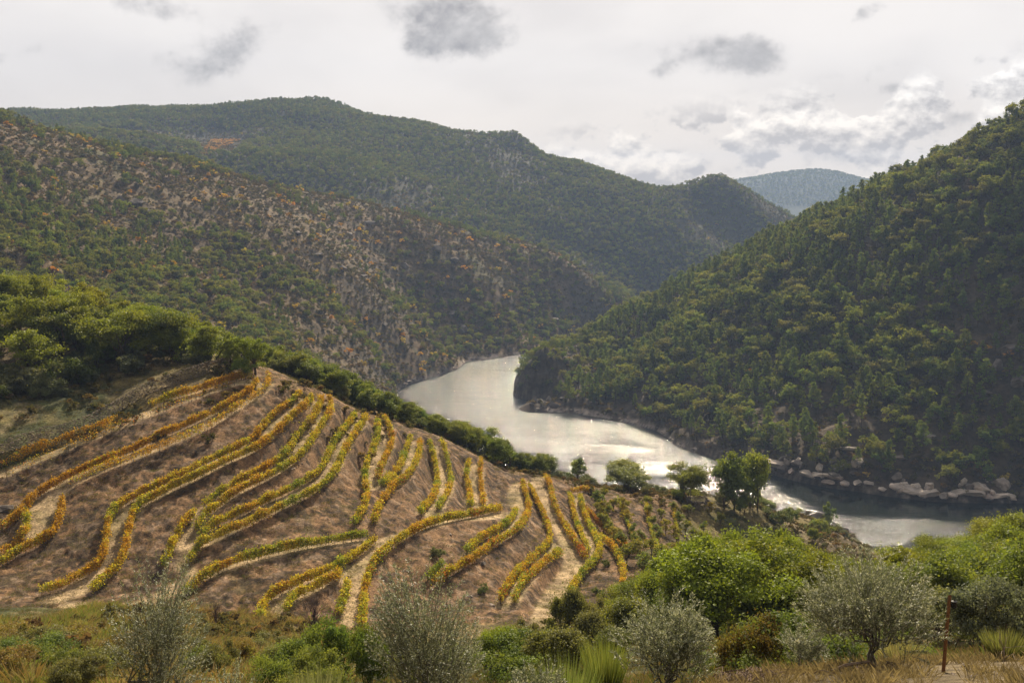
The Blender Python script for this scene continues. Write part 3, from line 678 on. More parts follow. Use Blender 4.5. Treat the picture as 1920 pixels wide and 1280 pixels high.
x, y = jgrid(-60, 560, 480, 1000, 5.0, rng); r, a, b, c_, d = reg(x, y); on = (a > b) & (a > -3) & (r > 470) & (r < 1100)
sow(x[on], y[on], .55, 'shrub', .7, 1.7, 3, 2.2)
sow(x[on], y[on], .007, 'autumn_tree', .8, 1.5, 5, 4)
# left bank: scrub with scattered trees, pines in clumps
x, y = jgrid(-480, 200, 330, 1330, 6.0, rng); r, a, b, c_, d = reg(x, y)
on = (b > a) & (b > -3) & (r > 440) & (r < 1380); x, y = x[on], y[on]
z_ = H(x, y); qx, qy = proj(x, y, z_); nn = fbm(x, y, 110, 4, 211)
open_ = np.exp(-(((qx-620)/280)**2+((qy-450-(qx-620)*.25)/70)**2))
wood_ = sstep(-.15, .3, nn+.35*sstep(430, 600, qy)-.5*open_+.15*sstep(250, 0, qx))
sow(x, y, .06+.6*wood_, 'oak_tree', .45, 1.15, 8, 4)
pc = sstep(.1, .3, fbm(x, y, 60, 3, 215)+.12*sstep(300, 100, qx)-.3*open_)
sow(x, y, .5*pc, 'pine_tree', .5, .95, 11, 6)
sow(x, y, .026+.06*np.exp(-(((qx-820)/180)**2+((qy-650)/60)**2))+.035*open_, 'autumn_tree', .8, 1.6, 5, 4)
x, y = jgrid(-480, 200, 330, 1330, 3.6, rng); r, a, b, c_, d = reg(x, y); on = (b > a) & (b > -3) & (r > 440) & (r < 1380); x, y = x[on], y[on]
sow(x, y, .68-.2*sstep(0, .3, fbm(x, y, 50, 3, 219)), 'shrub', .55, 1.6, 3, 1.6)
# far range
x, y = jgrid(-1250, 750, 1330, 2350, 6.9, rng); r, a, b, c_, d = reg(x, y); on = (c_ > np.maximum(a, b)) & (r > 1350) & (r < 2420); x, y = x[on], y[on]
z_ = H(x, y); qx, qy = proj(x, y, z_); ob = ((np.abs(qx-412) < 42+(275-qy)*.8) & (np.abs(qy-273) < 15))
rocky = np.exp(-(((qx-1370)/70)**2+((qy-400)/60)**2))
nn = fbm(x, y, 160, 4, 221)
sow(x, y, (.78*sstep(-.65, -.05, nn)-rocky*.35)*(~ob), 'oak_tree', .55, 1.15, 8, 4)
sow(x, y, (.10+.25*sstep(.1, .3, nn)+.4*(qx < 650)*(qy < 240))*(~ob), 'pine_tree', .5, .95, 11, 4)
sow(x, y, .004, 'autumn_tree', .9, 1.4, 5, 4)
x, y = jgrid(-1250, 750, 1330, 2350, 5.6, rng); r, a, b, c_, d = reg(x, y); on = (c_ > np.maximum(a, b)) & (r > 1350) & (r < 2420)
sow(x[on], y[on], .6, 'shrub', .8, 1.6, 3, 3)
# the blue hill
x, y = jgrid(1000, 2400, 4700, 6100, 17.0, rng); a = f_dist(x, y); r = np.hypot(x, y)
k = (a > 40)
sow(x[k], y[k], .8, 'oak_tree', 1.1, 1.9, 8, 40)
def stuff(name, label, pts, protos, mat_objs):
    V = pts[:, :3]; me = bpy.data.meshes.new(name); me.vertices.add(len(V)); me.vertices.foreach_set('co', V.astype(np.float32).ravel())
    for nm, typ, arr in (('scl', 'FLOAT', pts[:, 3]), ('rot', 'FLOAT', rng.uniform(0, 6.28, len(V))), ('idx', 'INT', rng.integers(0, len(protos), len(V)))):
        at = me.attributes.new(nm, typ, 'POINT'); at.data.foreach_set('value', arr.astype(np.float32 if typ == 'FLOAT' else np.int32))
    o = link(name, me); ng = bpy.data.node_groups.new(name, 'GeometryNodeTree')
    ng.interface.new_socket('Geometry', in_out='INPUT', socket_type='NodeSocketGeometry'); ng.interface.new_socket('Geometry', in_out='OUTPUT', socket_type='NodeSocketGeometry')
    N = ng.nodes.new; K = ng.links.new
    gi = N('NodeGroupInput'); go = N('NodeGroupOutput')
    ip = N('GeometryNodeInstanceOnPoints'); K(gi.outputs[0], ip.inputs['Points'])
    jn_ = N('GeometryNodeJoinGeometry')
    for p_ in reversed(mat_objs):
        oi = N('GeometryNodeObjectInfo'); oi.inputs['Object'].default_value = p_; oi.inputs['As Instance'].default_value = True; K(oi.outputs['Geometry'], jn_.inputs[0])
    K(jn_.outputs[0], ip.inputs['Instance']); ip.inputs['Pick Instance'].default_value = True
    def na(nm, ty):
        a_ = N('GeometryNodeInputNamedAttribute'); a_.data_type = ty; a_.inputs[0].default_value = nm; return a_.outputs[0]
    K(na('idx', 'INT'), ip.inputs['Instance Index'])
    cx = N('ShaderNodeCombineXYZ'); K(na('rot', 'FLOAT'), cx.inputs[2]); K(cx.outputs[0], ip.inputs['Rotation'])
    K(na('scl', 'FLOAT'), ip.inputs['Scale']); K(ip.outputs[0], go.inputs[0])
    md = o.modifiers.new('scatter', 'NODES'); md.node_group = ng
    return tag(o, kind='stuff')
def where_words(x, y, z):
    """where on the hills a plant stands, in words true of every plant given them"""
    r = math.hypot(x, y); qx, qy = (float(v_) for v_ in proj(np.array(x), np.array(y), np.array(z)))
    if r > 1350: return 'on the hazy far range'
    def pick(v_, cuts, words): return words[sum(v_ > c_ for c_ in cuts)]
    if x > -60 and float(f_right(x, y)) > float(f_left(x, y)):
        if qx < 1130: return 'on the rocky headland in the river bend'
        if z < 14: return 'at the right bank waterline, '+pick(qx, (1250, 1400, 1500, 1600, 1700, 1800), ('near the headland', 'by the glittering reach', 'behind the ruined hut', 'behind the paired oaks', 'above the first pale boulders', 'by the middle pale boulders', 'by the last boulders'))
        band = pick(z, (24, 36, 50, 75, 110), ('foot', 'low part', 'lower slope', 'middle', 'upper part', 'crest'))
        return 'on the right bank, '+band+', '+pick(qx, (1250, 1400, 1500, 1600, 1700, 1800), ('beside the headland', 'above the glittering reach', 'left of bare knoll', 'at bare knoll', 'right of bare knoll', 'above pale boulders', 'at picture edge'))
    band = pick(z, (20, 60, 100, 150), ('foot', 'low part', 'middle', 'upper part', 'crest'))
    return 'on the left hill, '+band+', '+pick(qx, (200, 400, 550, 700, 850), ('above the oak wood', 'above the upper terraces', 'above the spur', 'toward the water', 'above the reach', 'toward the bend'))
INDIV = {'oak_tree': (OAK_F, 110, 'dark green oak', 'oak tree'), 'pine_tree': (PINE_F, 300, 'upright green pine', 'pine tree'),
         'shrub': (SHRUB_F, 240, 'low shrub', 'shrub'), 'autumn_tree': (AUT_F, 230, 'orange autumn tree', 'autumn tree')}
n_ind = {}; REPS = {}
for kind, (protos, cap, words, cat) in INDIV.items():
    pts = np.concatenate(POP[kind]); ap = pts[:, 3]/np.hypot(pts[:, 0], pts[:, 1])
    qx, qy = proj(pts[:, 0], pts[:, 1], pts[:, 2]+2); inside = (qx > 5) & (qx < 1915) & visible(pts[:, 0], pts[:, 1], pts[:, 2], 3*pts[:, 3], -.001)
    order = np.argsort(-ap*np.where(inside, 1, .01)); top = pts[order[:cap]]; rest = pts[order[cap:]]
    reps = [None]*len(protos)
    names = [where_words(*p_[:3]) for p_ in top]; tot = {w_: names.count(w_) for w_ in names}; cnt = {}
    tq, _ = proj(top[:, 0], top[:, 1], top[:, 2])
    for n_i, i in enumerate(np.argsort(tq)):
        px_, py_, pz_, s_ = top[i]
        j = n_i % len(protos); o = link(kind, protos[j], None, (px_, py_, pz_), rng.uniform(0, 6.28), float(s_)); ww = names[i]; cnt[ww] = cnt.get(ww, 0)+1
        if reps[j] is None: reps[j] = o
        lab = words+' '+ww
        if 1 < tot[ww] <= len(ORD): lab += ', '+ORD[cnt[ww]-1]+' from left'
        tag(o, lab, cat, cat+'s, '+ww)
    REPS[kind] = reps
    if len(rest): stuff({'oak_tree': 'oak_wood', 'pine_tree': 'pine_wood', 'shrub': 'scrub', 'autumn_tree': 'autumn_scrub'}[kind], '', rest, protos, reps)
print('POP', n_ind)
# ------------------------------------------------------------------ vine rows
OR, YE, GR, RD, BR = (.56, .32, .03), (.58, .49, .04), (.27, .33, .035), (.46, .17, .035), (.28, .17, .05)
# row: (share of orange, yellow, green, red), density, label
VR = {
 '1a': ((.55,.2,.05,.2), .62, 'orange and red vines along the foot of the stone wall, left end of top terrace'),
 '1c': ((.6,.35,.05,0), .9, 'bright orange vines at the far right end of the topmost terrace'),
 '1b': ((.5,.1,.1,.3), .10, 'nearly bare vines on thin posts along the edge of the topmost terrace'),
 '2a': ((.62,.3,.04,.04), 1.0, 'long vivid orange vine row at the back of the second terrace'),
 '2c': ((.6,.3,.1,0), .9, 'short orange vine row curling downhill at the left picture edge'),
 '2b': ((.5,.4,.1,0), 1.0, 'orange vine row rounding the wide dirt corner near the left edge'),
 '2d': ((.55,.3,.1,.05), .42, 'thin patchy orange vines on the outer edge of the second terrace'),
 '3a': ((.38,.47,.15,0), 1.0, 'upper golden vine row of the third terrace bending down to the bottom pad'),
 '3b': ((.4,.5,.1,0), 1.0, 'lower golden vine row of the third terrace bending down to the bottom pad'),
 '4a': ((.1,.5,.4,0), 1.0, 'short yellow-green vine row left of the pale track, ending behind the left olive'),
 '4c': ((.3,.5,.2,0), 1.0, 'upper golden vine row of the fourth terrace, starting at the pale track'),
 '4b': ((.25,.55,.2,0), .9, 'lower golden vine row of the fourth terrace, starting at the pale track'),
 '5a': ((.05,.5,.45,0), 1.0, 'upper yellow-green vine row of the fifth terrace'),
 '5b': ((.12,.55,.33,0), 1.0, 'lower yellow-green vine row of the fifth terrace'),
 '6a': ((.15,.35,.5,0), .95, 'green-gold vine row running straight downhill, left of the narrow dirt lane'),
 '6b': ((.4,.3,.15,.15), .85, 'rusty vine row at the right of the sixth terrace top'),
 '7a': ((.05,.45,.5,0), .95, 'bright green-yellow vine row in the fork below the sixth terrace'),
 '7b': ((.35,.4,.2,.05), .9, 'rusty gold vine row bending down to the narrow dirt lane'),
 '8a': ((.2,.4,.4,0), .9, 'left vine row of the eighth terrace, golden green'),
 '8b': ((.2,.4,.4,0), .8, 'right vine row of the eighth terrace, golden green'),
 '9a': ((.25,.4,.35,0), .85, 'short golden vine row, left of the last upright pair'),
 '9b': ((.5,.25,.05,.2), .8, 'short rusty vine row, right of the last upright pair'),
 '10': ((.2,.5,.28,.02), 1.0, 'long yellow vine row following the lower side of the pale middle track'),
 '11': ((.1,.6,.3,0), .9, 'very short yellow vine row left of the track running off the bottom'),
 '12a': ((.1,.6,.3,0), 1.0, 'upper bright yellow vine row of the lowest terrace'),
 '12b': ((.15,.65,.2,0), .9, 'lower bright yellow vine row of the lowest terrace'),
 '13': ((.12,.42,.46,0), 1.0, 'level green-yellow vine row above the middle track junction'),
 '14a': ((.1,.35,.55,0), 1.0, 'dark green vine row inside the bowl, upper of the slanting pair'),
 '14b': ((.3,.3,.2,.2), .9, 'rusty vine row climbing from the bowl to the knoll track'),
 '14c': ((0,.3,.7,0), 1.1, 'small green clump of vines at the lower end of the bowl'),
 '15a': ((.3,.3,.25,.15), .9, 'vine row left of the grassy spur track, curving into the gully'),
 '15b': ((.25,.35,.35,.05), .9, 'short vine row slanting down from the bend of the spur track'),
 '16': ((.35,.2,.2,.25), .9, 'red and green vine row along the right side of the spur track'),
 '17a': ((.2,.4,.4,0), .9, 'green vine row left of the narrow loop lane'),
 '17b': ((.5,.25,.05,.2), .9, 'tiny orange vine row across the top of the loop lane'),
 '18': ((.15,.45,.4,0), .95, 'golden green vine row right of the loop lane, hooking back at its foot'),
 '19': ((.5,.2,.05,.25), .9, 'reddish vine row on the last slope before the young trees'),
 '21': ((0,.5,.5,0), .55, 'loose yellow-green row of young plants right after the outermost orange row'),
 '22': ((0,.5,.5,0), .5, 'loose yellow-green young row between the two narrow bare lanes'),
 '23': ((0,.55,.45,0), .5, 'loose yellow-green young row left of the last bare lane'),
 '24': ((.05,.5,.45,0), .4, 'faint yellow-green young row at the right end of the planted spur'),
 '20': ((.45,.45,.1,0), .9, 'outermost yellow-orange vine row above the round dark shrubs'),
}
pp_, rr2 = tube([(0, 0, -.3), (0, 0, 1.75)], [.045, .04], 5)
POST = mesh_np('post', pp_, rr2, np.tile([.12, .10, .085], (len(pp_), 1)), M_wood)
pp_, rr2 = tube([(0, 0, -.1), (.03, .02, .3), (-.02, 0, .62), (.02, .03, .95)], [.045, .035, .03, .02], 4)
STEM = mesh_np('vine_stem', pp_, rr2, np.tile([.07, .05, .04], (len(pp_), 1)), M_bark)
def vine_row(key):
    mixv, dens, label = VR[key]; rg = np.random.default_rng(500+sum(map(ord, key))*7)
    q = smooth(resample(ROWS[key], 4.0), 3); x, y, z = march(q[:, 0], q[:, 1], H, .95, 60, 290, 900)
    ln = smooth(resample(np.stack([x, y, z], 1), 1.0), 3); d = np.r_[0, np.cumsum(np.linalg.norm(np.diff(ln, axis=0), axis=1))]; Lg = d[-1]
    N = int(Lg*380*dens); t = rg.uniform(0, Lg, N)
    vig = 1+1.0*fbm(t/1.0, t*0+len(key)*3.3+ord(key[0]), 1.7, 3, 301)              # plant by plant vigour
    keep = rg.random(N) < np.clip(.35+vig*.8-(.3 if dens > .8 else .6), .03, 1)*np.clip(.25+np.minimum(t, Lg-t)/1.5, 0, 1); t = t[keep]; vig = vig[keep]; N = len(t)
    px_ = np.interp(t, d, ln[:, 0]); py_ = np.interp(t, d, ln[:, 1])
    tg = unit(np.stack([np.interp(t+.5, d, ln[:, 0])-np.interp(t-.5, d, ln[:, 0]), np.interp(t+.5, d, ln[:, 1])-np.interp(t-.5, d, ln[:, 1])], 1)+1e-6)
    lat = rg.normal(size=N)*.18*(1+.9*np.clip(fbm(t, t*0+3.1, 1.6, 2, 303)+.3, 0, 2)); px_ = px_-tg[:, 1]*lat; py_ = py_+tg[:, 0]*lat
    top = 1.55+.5*np.clip(vig-1, -1, 1)
    h_ = .38+(top-.38)*rg.random(N)**.8; strag = rg.random(N) < .06; h_ = np.where(strag, h_*1.2, h_)
    o0 = ln[len(ln)//2]
    C = np.stack([px_, py_, H(px_, py_)+h_], 1)-o0
    V, F = leaves(C, .105, None, .8, 0, rg)
    cuts = np.cumsum(mixv); hue_n = np.clip(.5+.9*fbm(t, t*0+7.7+ord(key[-1]), 3.5, 4, 311)+.22*rg.normal(size=N), 0, .999)*cuts[-1]
    ci = np.clip(np.searchsorted(cuts, hue_n), 0, 3); pal = np.array([OR, YE, GR, RD])
    col = pal[ci]*rg.uniform(.6, 1.3, N)[:, None]; brn = rg.random(N) < .12; col[brn] = np.array(BR)*rg.uniform(.6, 1.2, brn.sum())[:, None]
    r_ = bpy.data.objects.new('vine_row', None); COL.objects.link(r_); r_.location = o0; r_.empty_display_size = .2
    tag(r_, label, 'vine row', 'vine rows on the terraces')
    f_ = link('foliage', mesh_np('vine_foliage', V, F, np.repeat(col, 4, 0), M_vine), r_)
    step = 5.5 if key in ('1b', '1c', '1a') else 8.0
    for tt in np.arange(.4, Lg, step)[:90]:
        a, b = float(np.interp(tt, d, ln[:, 0])), float(np.interp(tt, d, ln[:, 1])); link('post', POST, r_, (a-o0[0], b-o0[1], float(H(a, b))-o0[2]), rg.uniform(0, 6))
    for tt in (np.arange(1.4, Lg, 1.5)[:90] if key != '14c' else []):
        a, b = float(np.interp(tt, d, ln[:, 0])), float(np.interp(tt, d, ln[:, 1])); link('vine_stem', STEM, r_, (a-o0[0], b-o0[1], float(H(a, b))-o0[2]), rg.uniform(0, 6), rg.uniform(.8, 1.1))
for k in VR: vine_row(k)
# ------------------------------------------------------------------ trees near by
def zoneat(x, y): return rast(np.atleast_1d(x), np.atleast_1d(y))[0]
YG = (.21, .245, .028); YG2 = (.29, .31, .028); DG = (.085, .115, .026); OG = (.12, .135, .055); GY = (.13, .15, .085)
def fam(n_, seed, fn=broadleaf, **k):
    return [two('x', fn('x', seed+i, **{a: (b[i % len(b)] if isinstance(b, list) else b) for a, b in k.items()})) for i in range(n_)]
OAK_SP = fam(5, 900, h=9., w=[8., 9., 7., 8.5, 7.5], clumps=46, per=190, leaf=.15, base=[YG, (.11, .14, .026), YG2, YG, (.12, .15, .03)], alt=(.27, .28, .025), low=.2, trunks=[1, 2, 1, 3, 1])
COL_SP = fam(4, 940, h=6., w=[3.0, 3.6, 2.6, 3.3], clumps=30, per=150, leaf=.13, base=[(.16, .21, .045), (.20, .24, .035), (.17, .20, .05), (.14, .18, .04)], alt=(.28, .30, .04), low=.04)
RND_SP = fam(5, 980, h=6., w=[6., 5.4, 6.6, 5.2, 6.], clumps=50, per=170, leaf=.14, base=[(.16, .21, .04), YG, (.15, .18, .05), (.20, .24, .03), (.14, .18, .04)], alt=(.28, .30, .035), low=.02, trunks=2)
SHR_SP = fam(4, 960, h=3., w=[4., 3.4, 4.6, 3.6], clumps=26, per=170, leaf=.12, base=[(.17, .185, .075), (.18, .20, .12), (.12, .15, .04), (.16, .155, .065)], alt=(.22, .22, .08), low=.0, trunks=3)
OAK_NR = fam(5, 1000, h=6., w=[5.6, 5., 6.2, 5.2, 5.8], clumps=60, per=300, leaf=.085, base=[YG, (.22, .25, .03), (.15, .195, .03), (.17, .20, .04), (.25, .275, .03)], alt=(.31, .33, .035), low=.12, trunks=[1, 2, 1, 1, 2])
BUSH_NR = fam(4, 1040, h=2.6, w=[3.4, 3., 3.8, 3.2], clumps=44, per=330, leaf=.055, base=[(.12, .165, .035), (.19, .20, .07), (.14, .18, .045), (.19, .185, .07)], alt=(.24, .27, .05), low=.0, trunks=3)
GREY_NR = fam(2, 1060, h=3.2, w=[3.4, 3.0], clumps=44, per=300, leaf=.055, base=[(.15, .17, .115), (.13, .15, .10)], alt=(.22, .23, .17), low=.03, trunks=3)
RUST = fam(1, 1130, h=2.2, w=3.2, clumps=40, per=240, leaf=.05, base=(.17, .12, .035), alt=(.22, .22, .04), low=.0, trunks=3)
RST = fam(1, 1135, h=2.4, w=3.2, clumps=36, per=220, leaf=.055, base=(.24, .17, .06), alt=(.28, .28, .06), low=.0, trunks=3)
def prof(p): p = np.array(p, float); return lambda q: np.interp(q, p[:, 0], p[:, 1])
nclass = {}
def stand(x, y, fams, hp, hmin, hmax, top, words, cat, kind, group, jit=14, fixed_h=None, cap_n=62):
    """stand plants on the slope; none reaches above the outline the wood has from the viewpoint"""
    items = []
    for a, b in zip(x, y):
        z = float(H(a, b)); q0, _ = proj(np.array(a), np.array(b), np.array(z)); r_ = b
        want = float(rng.uniform(*hp)); ty = float(top(float(q0)))+rng.uniform(0, jit) if top else -1e9
        rx, rz_ = ray(float(q0), ty); hmx = CAM_Z+float(rz_)*b-z if top else 99
        h_ = min(want, hmx, hmax)
        if h_ < hmin: continue
        items.append((float(q0), a, b, z, h_))
    items.sort(); cnt_ = {}
    for i, (q0, a, b, z, h_) in enumerate(items):
        j = int(rng.integers(0, len(fams))); h0 = fams_h[id(fams)]; s = h_/h0
        sw = float(np.clip(s*rng.uniform(.9, 1.2), s*.8, s*1.5))
        wd = words[j % len(words)] if isinstance(words, list) else words
        lab = (ORD[i] if i < len(ORD) else None)
        if lab and len(items) <= len(ORD): lab = f'{wd}, {lab} from the left {group}'
        elif cnt_.get(wd, 0) < len(ORD): lab = f'{wd}, {ORD[cnt_.get(wd, 0)]} such from left, {group}'
        else: lab = f'{wd} {group}'
        cnt_[wd] = cnt_.get(wd, 0)+1
        place2(kind, fams[j], a, b, z-.1, (sw, sw, s), rng.uniform(0, 6.28), lab, cat, f'{cat}s {group}'.replace('bushs', 'bushes'))
    return items
fams_h = {id(RUST): 2.2, id(RST): 2.4, id(OAK_SP): 9., id(COL_SP): 6., id(RND_SP): 6., id(SHR_SP): 3., id(OAK_NR): 6., id(BUSH_NR): 2.6, id(GREY_NR): 3.2}
def pick_region(x0, x1, y0, y1, st, cond, rg=rng):
    x, y = jgrid(x0, x1, y0, y1, st, rg); z = H(x, y); qx, qy = proj(x, y, z); zn = rast(x, y)
    k = cond(x, y, z, qx, qy, zn) & (z > 2); return x[k], y[k]
# the bright oak wood on the left spur
lowb = prof([(-100, 740), (0, 722), (100, 712), (200, 690), (300, 676), (370, 690), (430, 706), (520, 740), (600, 760)])
tops = prof([(-60, 440), (0, 452), (60, 470), (100, 490), (150, 512), (200, 540), (240, 555), (300, 560), (350, 575), (400, 600), (450, 615), (500, 635), (540, 655)])
x, y = pick_region(-190, -40, 190, 292, 4.8, lambda x, y, z, qx, qy, zn: (qx > -70) & (qx < 520) & (qy < lowb(qx)) & (zn[0] < .05) & ((y < 268) | (qx < 260)))
print('L1', len(x)); k = np.random.default_rng(3).permutation(len(x))
stand(x[k[:66]], y[k[:66]], OAK_SP, (7.5, 13), 3.0, 14, tops, 'yellow-green oak', 'oak tree', 'oak_tree', 'in the left spur wood', 24)
stand(x[k[66:130]], y[k[66:130]], RND_SP, (4, 8), 1.8, 9, tops, 'low-branched bright green tree', 'tree', 'small_tree', 'in the left spur wood', 24)
# single trees read off the photograph: (centre, base, top, crown width, distance or None, family, index, label)
def one(qx, base, top, width, fams, j, label, cat, kind, Y=None, fam_w=None, group=None):
    if Y is None: a, b, z = (float(v_[0]) for v_ in march([qx], [base], H, 0, 30, 330, 900))
    else: a, b = float(ray(qx, base)[0])*Y, Y; z = float(H(a, b))
    h_ = (CAM_Z+float(ray(qx, top)[1])*b)-z; w_ = width/F_PX*b
    s = h_/fams_h[id(fams)]
    return place2(kind, fams[j], a, b, z-.15, (w_/fam_w, w_/fam_w, s), rng.uniform(0, 6.28), label, cat, group)
x, y = pick_region(-190, -40, 165, 240, 4.2, lambda x, y, z, qx, qy, zn: (qx > -40) & (qx < 400) & (qy < lowb(qx)+np.interp(qx, [0, 200, 300, 400], [50, 30, 12, 0])) & (qy > lowb(qx)-45) & (zn[0] < .05))
k = np.random.default_rng(13).permutation(len(x))[:45]
stand(x[k], y[k], SHR_SP, (1.8, 4), 1.2, 5, tops, ['dull green bush', 'grey-green bush', 'dark green bush'], 'bush', 'bush', 'along the foot of the spur wood', 20)
one(222, 690, 572, 135, OAK_SP, 3, 'spreading multi-stemmed oak standing in front of the left wood', 'oak tree', 'oak_tree', fam_w=8.5)
one(322, 668, 575, 100, OAK_SP, 1, 'dark green round oak just right of the multi-stemmed oak', 'oak tree', 'oak_tree', fam_w=9)
one(60, 716, 610, 110, OAK_SP, 2, 'bright oak at the lower left corner of the spur wood', 'oak tree', 'oak_tree', fam_w=7)
one(140, 722, 660, 90, SHR_SP, 2, 'dark rounded bush at the foot of the spur wood', 'bush', 'bush', fam_w=4.6)
one(30, 735, 690, 90, SHR_SP, 3, 'dull bush on the grassy slope at the left picture edge', 'bush', 'bush', fam_w=3.6)
one(90, 742, 700, 60, SHR_SP, 0, 'olive green bush between the two bushes below the spur wood', 'bush', 'bush', fam_w=4)
one(455, 682, 650, 34, COL_SP, 1, 'small bright tree above the right end of the stone wall', 'tree', 'small_tree', fam_w=3.6)
one(1293, 932, 868, 80, RND_SP, 1, 'round oak standing left of the ruined stone hut', 'oak tree', 'oak_tree', Y=256, fam_w=5.4)
one(1372, 942, 852, 95, RND_SP, 4, 'tall dark oak directly right of the ruined stone hut', 'oak tree', 'oak_tree', Y=258, fam_w=6)
one(1418, 948, 850, 85, RND_SP, 0, 'lighter oak leaning right beside the tall dark oak', 'oak tree', 'oak_tree', Y=262, fam_w=6)
one(1170, 918, 866, 105, RND_SP, 2, 'low wide dark oak at the water end of the vineyard knoll', 'oak tree', 'oak_tree', Y=252, fam_w=6.6)
one(1082, 900, 853, 32, COL_SP, 0, 'narrow dark cypress-like tree on the knoll crest before the river', 'tree', 'small_tree', Y=243, fam_w=3)
one(957, 885, 822, 18, COL_SP, 2, 'thin sparse sapling in front of the glittering water', 'tree', 'small_tree', Y=236, fam_w=2.6)
one(1555, 985, 945, 24, COL_SP, 3, 'lone small tree on the dark rock point by the water', 'tree', 'small_tree', Y=395, fam_w=3.3)
one(1518, 778, 748, 22, SHR_SP, 2, 'small dark round tree on the bare knoll of the right bank', 'tree', 'small_tree', Y=700, fam_w=4.6) if 0 else None
one(1317, 1155, 978, 100, OAK_NR, 3, 'slender airy tree with a bare visible trunk, tallest below the young trees', 'tree', 'slender_tree', Y=104, fam_w=5.2)
one(1388, 1130, 985, 95, OAK_NR, 1, 'bright green oak just right of the slender tree', 'oak tree', 'oak_tree', Y=112, fam_w=5)
one(1255, 1150, 1028, 95, OAK_NR, 2, 'green oak standing left of the slender tree', 'oak tree', 'oak_tree', Y=108, fam_w=6.2)
one(1225, 1190, 1062, 85, OAK_NR, 4, 'leafy oak nearest the outermost vine row', 'oak tree', 'oak_tree', Y=98, fam_w=5.8)
one(1505, 1130, 1008, 90, OAK_NR, 3, 'dull green oak right of the broad bright oak', 'oak tree', 'oak_tree', Y=124, fam_w=5.2)
one(1450, 1120, 982, 105, OAK_NR, 0, 'broad bright oak below the bare brown field', 'oak tree', 'oak_tree', Y=122, fam_w=5.6)
one(1060, 1195, 1108, 80, BUSH_NR, 1, 'grey-green bushy tree at the lower end of the spur track', 'bush', 'bush', Y=88, fam_w=3)
one(1105, 1200, 1120, 70, BUSH_NR, 3, 'dull olive bush right of the lower end of the spur track', 'bush', 'bush', Y=86, fam_w=3.2)
one(628, 1262, 1152, 120, BUSH_NR, 0, 'dark green round bush, topmost of the clump between the two left olives', 'bush', 'bush', Y=46, fam_w=3.4)
one(540, 1275, 1190, 130, BUSH_NR, 2, 'green bush at the left of the clump between the two left olives', 'bush', 'bush', Y=42, fam_w=3.8)
one(600, 1300, 1205, 130, BUSH_NR, 2, 'green bush at the front of the clump between the two left olives', 'bush', 'bush', Y=38, fam_w=3.8)
for i, (qx, by, ty, w_, Y_) in enumerate([(30, 1210, 1150, 90, 70), (95, 1235, 1165, 100, 60), (20, 1290, 1200, 110, 44), (150, 1290, 1215, 100, 40), (215, 1240, 1190, 70, 58), (395, 1275, 1200, 80, 46), (455, 1250, 1180, 70, 55), (380, 1215, 1165, 60, 75)]):
    one(qx, by, ty, w_, BUSH_NR if i % 2 else RST, 3 if i % 2 else 0, f'{"olive" if i % 2 else "rusty"} bush among the weeds and reeds, {ORD[i]} listed from far left' if 0 else f'{"dull olive" if i % 2 else "rusty brown"} bush {["rising from reeds at the left edge, far one", "in the reeds left of the slim olive, far one", "rising from reeds at the left edge, near one", "in the reeds left of the slim olive, near one", "right beside the slim left olive", "in brown weeds right of the slim olive, nearest", "in brown weeds next to the dark green clump", "in brown weeds right of the slim olive, farthest"][i]}', 'bush', 'bush', Y=Y_, fam_w=3.2)
one(690, 1290, 1170, 90, BUSH_NR, 0, 'dark green bush touching the left side of the middle olive', 'bush', 'bush', Y=42, fam_w=3.4)
one(925, 1290, 1158, 80, OAK_NR, 1, 'bright green sapling at the right side of the middle olive', 'tree', 'small_tree', Y=52, fam_w=5)
one(985, 1285, 1165, 90, BUSH_NR, 3, 'brownish olive bush between the bright sapling and the grey-green tree', 'bush', 'bush', Y=56, fam_w=3.2)
one(1860, 1290, 1090, 170, GREY_NR, 0, 'large pale grey bushy olive right of the wooden post', 'olive tree', 'olive_bush', Y=30, fam_w=3.4)
one(1915, 1200, 1095, 90, GREY_NR, 1, 'pale grey bush cut off by the right picture edge', 'bush', 'bush', Y=36, fam_w=3.0)
# round dark shrubs in the gully
for (qx, by, ty, w_, lb) in [(1136, 1062, 1046, 20, 'round dark shrub in the gully below the outermost vine row'), (1122, 1115, 1098, 26, 'round dark shrub at the mouth of the gully'), (905, 1110, 1094, 24, 'dark shrub on the steep bank inside the bowl'), (822, 1046, 1024, 26, 'yellow shrub on the violet grey scree inside the bowl'), (475, 1170, 1160, 24, 'small grey-green tuft shrub beneath the lowest terrace')]:
    one(qx, by, ty, w_, SHR_SP, 2 if 'dark' in lb else 0, lb, 'bush', 'bush', fam_w=4.6 if 'dark' in lb else 4)
# band of trees along the crest before the river
tops2 = prof([(500, 640), (540, 652), (600, 672), (640, 690), (700, 718), (745, 745), (770, 752), (800, 766), (840, 785), (870, 792), (900, 790), (925, 812), (960, 838), (1000, 848), (1025, 846), (1060, 868), (1100, 880), (1130, 885)])
cond = lambda x, y, z, qx, qy, zn: (qx > 505) & (qx < 1125) & (zn[0] < .03) & (y > 205) & (z > 20)
x, y = pick_region(-75, 25, 205, 262, 2.6, lambda x, y, z, qx, qy, zn: cond(x, y, z, qx, qy, zn) & (y > 222-(qx < 760)*6) & (y < 246) & (np.interp(qx, [500, 640, 760, 860, 960, 1060, 1125], [222, 219, 224, 230, 234, 241, 246])+10 > y) & (np.interp(qx, [500, 640, 760, 860, 960, 1060, 1125], [222, 219, 224, 230, 234, 241, 246])-4 < y))
k = np.random.default_rng(4).permutation(len(x)); hlf = len(k)//2
